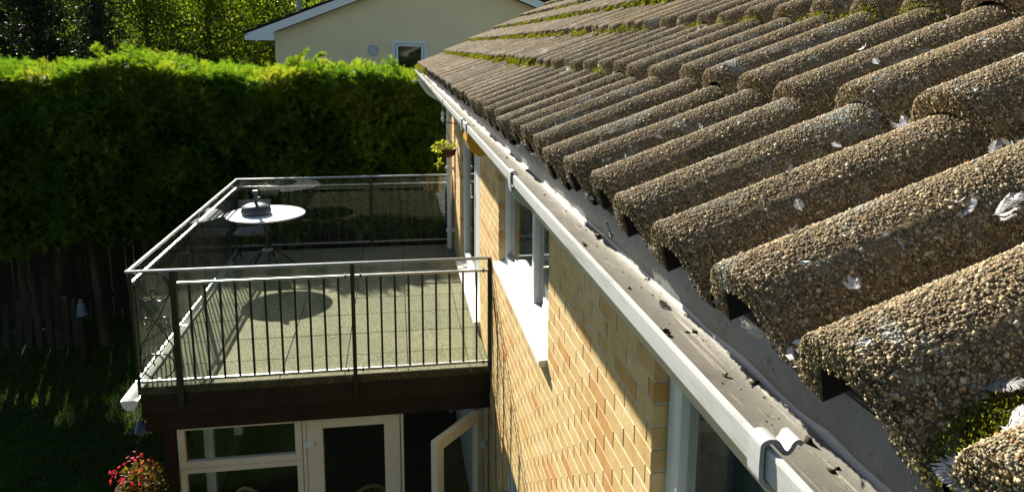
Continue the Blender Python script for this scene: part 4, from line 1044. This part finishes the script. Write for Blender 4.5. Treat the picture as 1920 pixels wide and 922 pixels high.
v_ = MB().lathe([(.155, 0), (.155, .02), (.13, .04), (.13, .015), (.02, .02)], (0, 0, 0), 20).mesh('wall_vent', paint('grey_vent', (.50, .54, .55), .5, .1, 9), True)
o = inst('wall_vent', v_, (-.56, NY - .004, Z(.12)), None, (math.radians(90), 0, 0)); attach(o, nb)
MB().tube([(-2.70, NY + 1.6, Z(-.3)), (-2.70, NY + 1.6, Z(-1.7))], .075, 12).build('flue_pipe', M['grey'], nb, True)

# ================================================================== TREES BEYOND THE HEDGE
def tree(name, label, x, y, height, spread, mat, nleaf, size, lowest, trunk=.16, seed=0, conical=False, clump=26):
    r = np.random.default_rng(seed); t = empty(name, (x, y, 0), label, 'tree', 'trees beyond the hedge')
    m = MB(); lean = r.uniform(-.3, .3, 2)
    tp = [(x + lean[0] * q * .3 + .05 * math.sin(q * 3 + seed), y + lean[1] * q * .3, height * .92 * q) for q in np.linspace(0, 1, 7)]
    m.tube(tp, [trunk * (1 - .75 * q) for q in np.linspace(0, 1, 7)], 8)
    tips = []
    for i in range(clump):
        q = lowest / height + (1 - lowest / height) * (i + r.random()) / clump * .95; a = r.uniform(0, 6.28)
        b0 = Vector(tp[0]).lerp(Vector(tp[-1]), q); rad = spread * ((1 - q) * 1.1 + .12 if conical else math.sin(math.pi * min(.97, .22 + .72 * q)) ) * r.uniform(.6, 1.05)
        tip = b0 + Vector((math.cos(a) * rad, math.sin(a) * rad, rad * (.05 if conical else .35)))
        mid = b0.lerp(tip, .5) + Vector((0, 0, rad * .06))
        m.tube([b0, mid, tip], [trunk * .32, trunk * .2, .012], 5); tips += [(tip, rad), (mid, rad), (b0.lerp(tip, .78), rad)]
    m.build('trunk', M['bark'], t, True)
    n = nleaf // len(tips); PP = []
    for tip, rad in tips:
        s_ = max(.28, rad * .30); PP.append(np.array(tip) + r.normal(0, 1, (n, 3)) * np.array([s_, s_, s_ * .7]))
    P = np.concatenate(PP); T_, F_ = leaf_T(.75)
    ax = r.normal(size=P.shape); ax[:, 2] -= .35
    V, F = scatter(T_, F_, P, frames(ax, r.normal(size=P.shape)), size * r.uniform(.6, 1.4, (len(P), 1)))
    o = bpy.data.objects.new('crown', np_mesh('crown', V, F, mat)); COL.objects.link(o); attach(o, t); o['kind'] = 'stuff'
    return t
tree('broadleaf_tree', 'yellow green broadleaf tree just left of the neighbouring gable', -6.0, 25.5, 9.0, 2.6, M['leaf_y'], 15000, .10, 2.8, .15, 1)
tree('broadleaf_tree', 'sunlit yellow green tree behind the gable eave', -4.6, 29.5, 9.6, 2.8, M['leaf_y'], 14000, .11, 2.8, .15, 2)
tree('broadleaf_tree', 'mid green tree between the dark evergreens and the yellow tree', -8.2, 27.0, 9.2, 2.5, M['leaf_g'], 14000, .10, 2.8, .16, 3)
tree('evergreen_tree', 'dark ivy clad evergreen left of centre above the hedge', -10.6, 24.5, 10.0, 1.5, M['leaf_d'], 15000, .11, 2.5, .22, 4, True, 40)
tree('evergreen_tree', 'narrow dark evergreen column beside the ivy clad one', -8.45, 23.0, 9.4, .55, M['leaf_d'], 6500, .10, 2.0, .24, 5, True, 44)
tree('evergreen_tree', 'broad dark evergreen at the left edge of the view', -13.2, 26.5, 10.5, 2.3, M['leaf_d'], 15000, .13, 2.5, .22, 6, True, 36)
tree('broadleaf_tree', 'thin green tree glimpsed far left between evergreens', -12.0, 32.0, 9.6, 3.0, M['leaf_g'], 9000, .12, 3.0, .16, 7)
tree('broadleaf_tree', 'pale yellowing tree at the far left edge', -16.0, 29.0, 9.0, 2.6, M['leaf_y'], 5000, .12, 3.0, .15, 8)
tree('broadleaf_tree', 'green tree furthest back behind the yellow trees', -8.0, 34.5, 10.5, 3.4, M['leaf_g'], 9000, .13, 3.0, .18, 9)
tree('broadleaf_tree', 'dense tree hidden mostly by the neighbouring roof', -1.5, 34.0, 10.5, 3.2, M['leaf_y'], 6000, .13, 3.5, .16, 10)
# far wood behind everything
n = 30000; P = np.stack([r.uniform(-32, 14, n), r.uniform(38, 44, n), r.uniform(0, 9.5, n) ** 1.0], 1); T_, F_ = leaf_T(.8)
V, F = scatter(T_, F_, P, frames(r.normal(size=P.shape), r.normal(size=P.shape)), .62 * r.uniform(.6, 1.4, (n, 1)))
o = bpy.data.objects.new('far_wood', np_mesh('far_wood', V, F, M['leaf_d'])); COL.objects.link(o); prop(o, 'mass of far trees closing the view behind the gable', 'wood', None, 'stuff')

# ================================================================== UNSEEN CONIFERS ADDED TO CUT SKY LIGHT ON THE TILES
for i, (x, y, hh) in enumerate(((1.0, -4.2, 10.5), (3.4, -4.6, 11), (5.8, -4.0, 10.5), (-1.6, -6.5, 9.5))):
    tree('sky_cut_conifer', ('unseen dark conifer added to cut sky light, by the roof corner', 'middle unseen conifer of the row added to cut sky light', 'unseen conifer furthest right, added to cut sky light', 'shorter unseen conifer added behind the camera to cut sky light')[i], x, y, hh, 2.0, M['leaf_d'], 9000, .34, .6, .22, 60 + i, True, 44)

# ================================================================== SMALL THINGS ON THE ROOF
def roof_frame():
    return np.array([[CT, 0, -ST], [0, 1, 0], [ST, 0, CT]])
def feather_mesh(seed, L=.05, wd=.27, curl=.22):
    r = np.random.default_rng(seed); V = []; F = []; n = 44
    def c(t): return np.array([t, .10 * math.sin(t * 2.2), curl * t * t + .03])
    for i in range(n):
        t = i / (n - 1); p = c(t); w_ = wd * (math.sin(math.pi * (.08 + .86 * t)) ** .7) * (1 if t > .15 else .5)
        for s_ in (-1, 1):
            b = len(V); j = r.normal(0, .05); V += [p, c(min(1, t + .03)), p + [.22 + j, s_ * w_ * r.uniform(.85, 1.05), .10 * w_ + r.normal(0, .02)], p + [.19 + j, s_ * w_ * .93, .08 * w_]]
            F.append((b, b + 1, b + 2, b + 3))
    for i in range(n - 1):
        b = len(V); V += [c(i / n - .02) + [0, .012, .004], c(i / n - .02) - [0, .012, -.004], c((i + 1) / n) - [0, .008, -.004], c((i + 1) / n) + [0, .008, .004]]; F.append((b, b + 1, b + 2, b + 3))
    return np.array(V) * L, np.array(F)
def fluff_mesh(seed, L=.03):
    """a bunch of small downy feathers"""
    r = np.random.default_rng(seed); VV = []; FF = []; off = 0; a0 = r.uniform(0, 6.28)
    for i in range(r.integers(3, 6)):
        v, f = feather_mesh(seed * 7 + i, L * r.uniform(.5, 1.0), r.uniform(.22, .4), r.uniform(.1, .7)); a = a0 + r.normal(0, .8)
        A = np.array([[math.cos(a), -math.sin(a), 0], [math.sin(a), math.cos(a), 0], [0, 0, 1]]); VV.append(v @ A.T + r.normal(0, L * .12, 3) * [1, 1, .3]); FF.append(f + off); off += len(v)
    return np.concatenate(VV), np.concatenate(FF)
DY = .052          # tile rolls start a little further out than the survey grid
FE = [('white curved feather lying across a roll near the eave', 'f', .084, .892, .056, 150, .042, 0),
      ('fluffy white down tuft high on the nearest big roll', 'd', .23, .575, .066, 0, .026, 0),
      ('thin white down strip left of the fluffy tuft', 'f', .212, .60, .066, 20, .026, 0),
      ('white down tuft caught on the ridge of the nearest roll', 'd', .075, .565, .072, 0, .016, 0),
      ('white fluffy feather stuck to the end of the nearest roll', 'd', -.006, .60, .040, 95, .030, 0),
      ('pale grey feather hanging from a tile end above the gutter', 'f', -.010, 1.15, .030, 250, .045, 1),
      ('large white down burst at the bottom right corner', 'd', .036, .365, .066, 0, .030, 0),
      ('tangle of white feathers below the mossy valley', 'd', .000, .360, .040, 200, .035, 0),
      ('loose white feather under the down burst', 'f', .012, .372, .050, 250, .030, 0),
      ('wispy white feather in the dark valley near the moss', 'f', .055, .415, .060, 300, .030, 1),
      ('small pinkish white curled feather on the second course', 'f', .50, 1.10, .080, 60, .022, 0),
      ('white down wedged under a tile end in the second course', 'd', .388, 2.29, .050, 0, .032, 0),
      ('white fluff between far tile ends', 'd', .382, 2.86, .060, 0, .034, 0),
      ('tiny white feather in a valley of the first course', 'f', .291, .91, .056, 80, .018, 0),
      ('grey wispy feather on a middle roll', 'f', .144, 1.25, .060, 120, .030, 1),
      ('faint grey feather in the shaded flank of a roll', 'f', .134, .75, .074, 60, .022, 1),
      ('white tuft in front of a second course tile end', 'd', .378, .885, .050, 0, .022, 0),
      ('white down below the dark green moss', 'd', .735, 2.34, .062, 0, .030, 0),
      ('white fluff far along the lowest course', 'd', .197, 4.98, .074, 0, .045, 0),
      ('grey feather lying in the valley at right', 'f', .352, .72, .044, 30, .028, 1),
      ('small white feather on a roll above the white curved one', 'f', .245, 1.07, .052, 100, .022, 0),
      ('white down scrap near the ragged tile ends', 'd', .12, 3.6, .070, 0, .030, 0),
      ('pale down scrap by the far tile ends', 'd', .02, 2.55, .058, 0, .030, 0)]
RF = roof_frame()
for i, (lab, kd, u, v, n_, az, L, gr) in enumerate(FE):
    V, F = feather_mesh(100 + i, L) if kd == 'f' else fluff_mesh(100 + i, L)
    a = math.radians(az); A = np.array([[math.cos(a), -math.sin(a), 0], [math.sin(a), math.cos(a), 0], [0, 0, 1]])
    if u < 0: A = np.array([[0, 0, -1.], [0, 1, 0], [1, 0, 0]]) @ A
    P = np.array(rp(u, v, n_ - .004)); V = (V @ A.T) @ RF.T
    me = np_mesh('feather', V, F, M['featherg' if gr else 'feather']); o = inst('feather', me, tuple(P)); prop(o, lab, 'feather', 'feathers on the roof')
# moss cushions in the laps of the tiles: one mass
mr = np.random.default_rng(77); MP = []; MS = []
def moss_at(row, v0, v1, dens, size, spread=.02):
    for j in range(-2, 60):
        v = Y0T + PITCH * j
        if not v0 < v < v1: continue
        if mr.random() > dens: continue
        for q in range(int(46 * (size / .02) ** .3)):
            dv = mr.normal(0, .045); uu = row * GA - abs(mr.normal(0, spread)) + .002
            zz = float(z_out(np.array(abs(dv)))) + mr.uniform(-.002, .010)
            MP.append(rp(uu, v + dv, zz)); MS.append(size * mr.uniform(.5, 1.2))
moss_at(1, 3.6, 9.8, .92, .028); moss_at(1, 2.4, 3.6, .5, .012, .012); moss_at(2, 1.3, 3.2, .8, .011, .03); moss_at(2, 3.2, 5.4, .85, .018, .03); moss_at(2, 5.4, 10.0, .8, .03); moss_at(3, 2.8, 9.5, .8, .03); moss_at(4, 4, 9, .5, .02); moss_at(0, 7.5, 10.3, .7, .022)
for q in range(800): MP.append(rp(.045 + mr.normal(0, .022), Y0T - PITCH * 1.5 + mr.normal(0, .016), .040 + mr.uniform(0, .010))); MS.append(.0055)
MP = np.array(MP); MS = np.array(MS)
TT = np.array([(0, -.22, 0), (0, .22, 0), (1, 0, .1), (.5, .2, .2)]) * .5; TTF = np.array([(0, 1, 2), (1, 2, 3)])
rep = 9; P = np.repeat(MP, rep, 0) + mr.normal(0, .005, (len(MP) * rep, 3)); ax = mr.normal(0, .7, P.shape) + [-.25, .1, .9]
V, F = scatter(TT, TTF, P, frames(ax, mr.normal(size=P.shape)), np.repeat(MS, rep)[:, None])
o = bpy.data.objects.new('moss', np_mesh('moss', V, F, M['moss'])); COL.objects.link(o); prop(o, 'yellow green moss growing along the tile laps', 'moss', None, 'stuff')
# dead leaf and crumbs in the gutter
def crumple(seed, s_):
    r = np.random.default_rng(seed); n = 9; V = []; F = []
    for i in range(n):
        for j in range(n):
            x, y = (i / (n - 1) - .5) * 2, (j / (n - 1) - .5) * 2; q = math.sqrt(x * x + y * y)
            V.append((x * (1 - .25 * abs(y)), y * .7 * (1 - .3 * x * x), .35 * q * q + .25 * math.sin(x * 4 + seed) * math.cos(y * 3.5) + r.normal(0, .07)))
    for i in range(n - 1):
        for j in range(n - 1): F.append((i * n + j, i * n + j + 1, (i + 1) * n + j + 1, (i + 1) * n + j))
    return np.array(V) * s_, np.array(F)
for i, (lab, x, y, s_) in enumerate((('curled brown dead leaf lying in the gutter trough', .345, .868, .0085), ('small brown leaf scrap further along the gutter', .352, 1.31, .007), ('dark leaf crumb against the back of the gutter', .392, 1.36, .009), ('tiny brown leaf crumb in the near gutter', .372, .742, .004))):
    V, F = crumple(i + 3, s_); o = inst('dead_leaf', np_mesh('dead_leaf', V, F, M['deadleaf']), (x, y, Z(.3735) + s_ * .25), None, (.3, .2, i)); prop(o, lab, 'dead leaf', 'leaf scraps in the gutter')
n = 1900; r = np.random.default_rng(9); yv = .45 + 9.5 * r.random(n) ** 2.2
xv = np.where(r.random(n) < .35, r.normal(.395, .008, n), r.uniform(.322, .40, n)); hv = np.full(n, .3738)
k2 = r.random(n) < .78; xv[k2] = r.uniform(.410, .50, k2.sum()); hv[k2] = np.interp(xv[k2], [.41, .425, .455, .56], [.310, .2965, .2795, .2315])
T8 = np.array([(1, 0, 0), (-1, 0, 0), (0, 1, 0), (0, -1, 0), (0, 0, .8), (0, 0, -.8)]); F8 = np.array([(0, 2, 4), (2, 1, 4), (1, 3, 4), (3, 0, 4), (2, 0, 5), (1, 2, 5), (3, 1, 5), (0, 3, 5)])
V, F = scatter(T8, F8, np.stack([xv, yv, CZ - hv], 1), frames(r.normal(size=(n, 3)), r.normal(size=(n, 3))), np.clip(r.lognormal(math.log(.0016), .6, n), .0006, .006)[:, None] * r.uniform(.5, 1.6, (n, 3)))
o = bpy.data.objects.new('gutter_crumbs', np_mesh('gutter_crumbs', V, F, M['debris'])); COL.objects.link(o); prop(o, 'dark crumbs of moss and silt along the gutter', 'debris', None, 'stuff')

n = 26; r = np.random.default_rng(21); T_, F_ = leaf_T(.6)
P = np.stack([r.uniform(-1.5, .6, n), 5.86 + 1.6 * r.random(n) ** 2, np.full(n, Z(DH) + .004)], 1); P[:, 2] -= np.where(P[:, 1] < 5.87, .002, 0)
ax = r.normal(size=(n, 3)); ax[:, 2] *= .15
V, F = scatter(T_, F_, P, frames(ax, np.tile([0, 0, 1.], (n, 1)) + r.normal(0, .2, (n, 3))), r.uniform(.015, .035, (n, 1)))
o = bpy.data.objects.new('leaf_litter', np_mesh('leaf_litter', V, F, paint('pale_dry_petal', (.55, .45, .35), .8, .4, 40, .1))); COL.objects.link(o); prop(o, 'pale fallen petals scattered on the terrace', 'litter', None, 'stuff')

n = 260; r = np.random.default_rng(33); P = []
for i in range(n):
    v = .5 + 9.3 * r.random() ** 1.7; j = round((v - Y0T) / PITCH - .5) + .5; row = r.choice([0, 0, 0, 0, 1, 1, 2])
    if r.random() < .6: P.append(rp(row * GA + r.uniform(-.008, .03), Y0T + j * PITCH + r.normal(0, .014), LIFT + .004 + r.uniform(0, .006)))
    else: u_ = r.uniform(.01, .95) * GA; dv = r.uniform(-.05, .05); P.append(rp(row * GA + u_, Y0T + (j + .5) * PITCH + dv, float(z_out(np.array(abs(dv)))) + LIFT * (1 - u_ / GA) + .001))
P = np.array(P); T_, F_ = leaf_T(.5); rep = 3; P = np.repeat(P, rep, 0); ax = r.normal(size=P.shape)
V, F = scatter(T_, F_, P, frames(ax, r.normal(size=P.shape)), r.uniform(.004, .016, (len(P), 1)))
o = bpy.data.objects.new('down_flecks', np_mesh('down_flecks', V, F, M['feather'])); COL.objects.link(o); prop(o, 'tiny white flecks of down caught between the tiles', 'down', None, 'stuff')
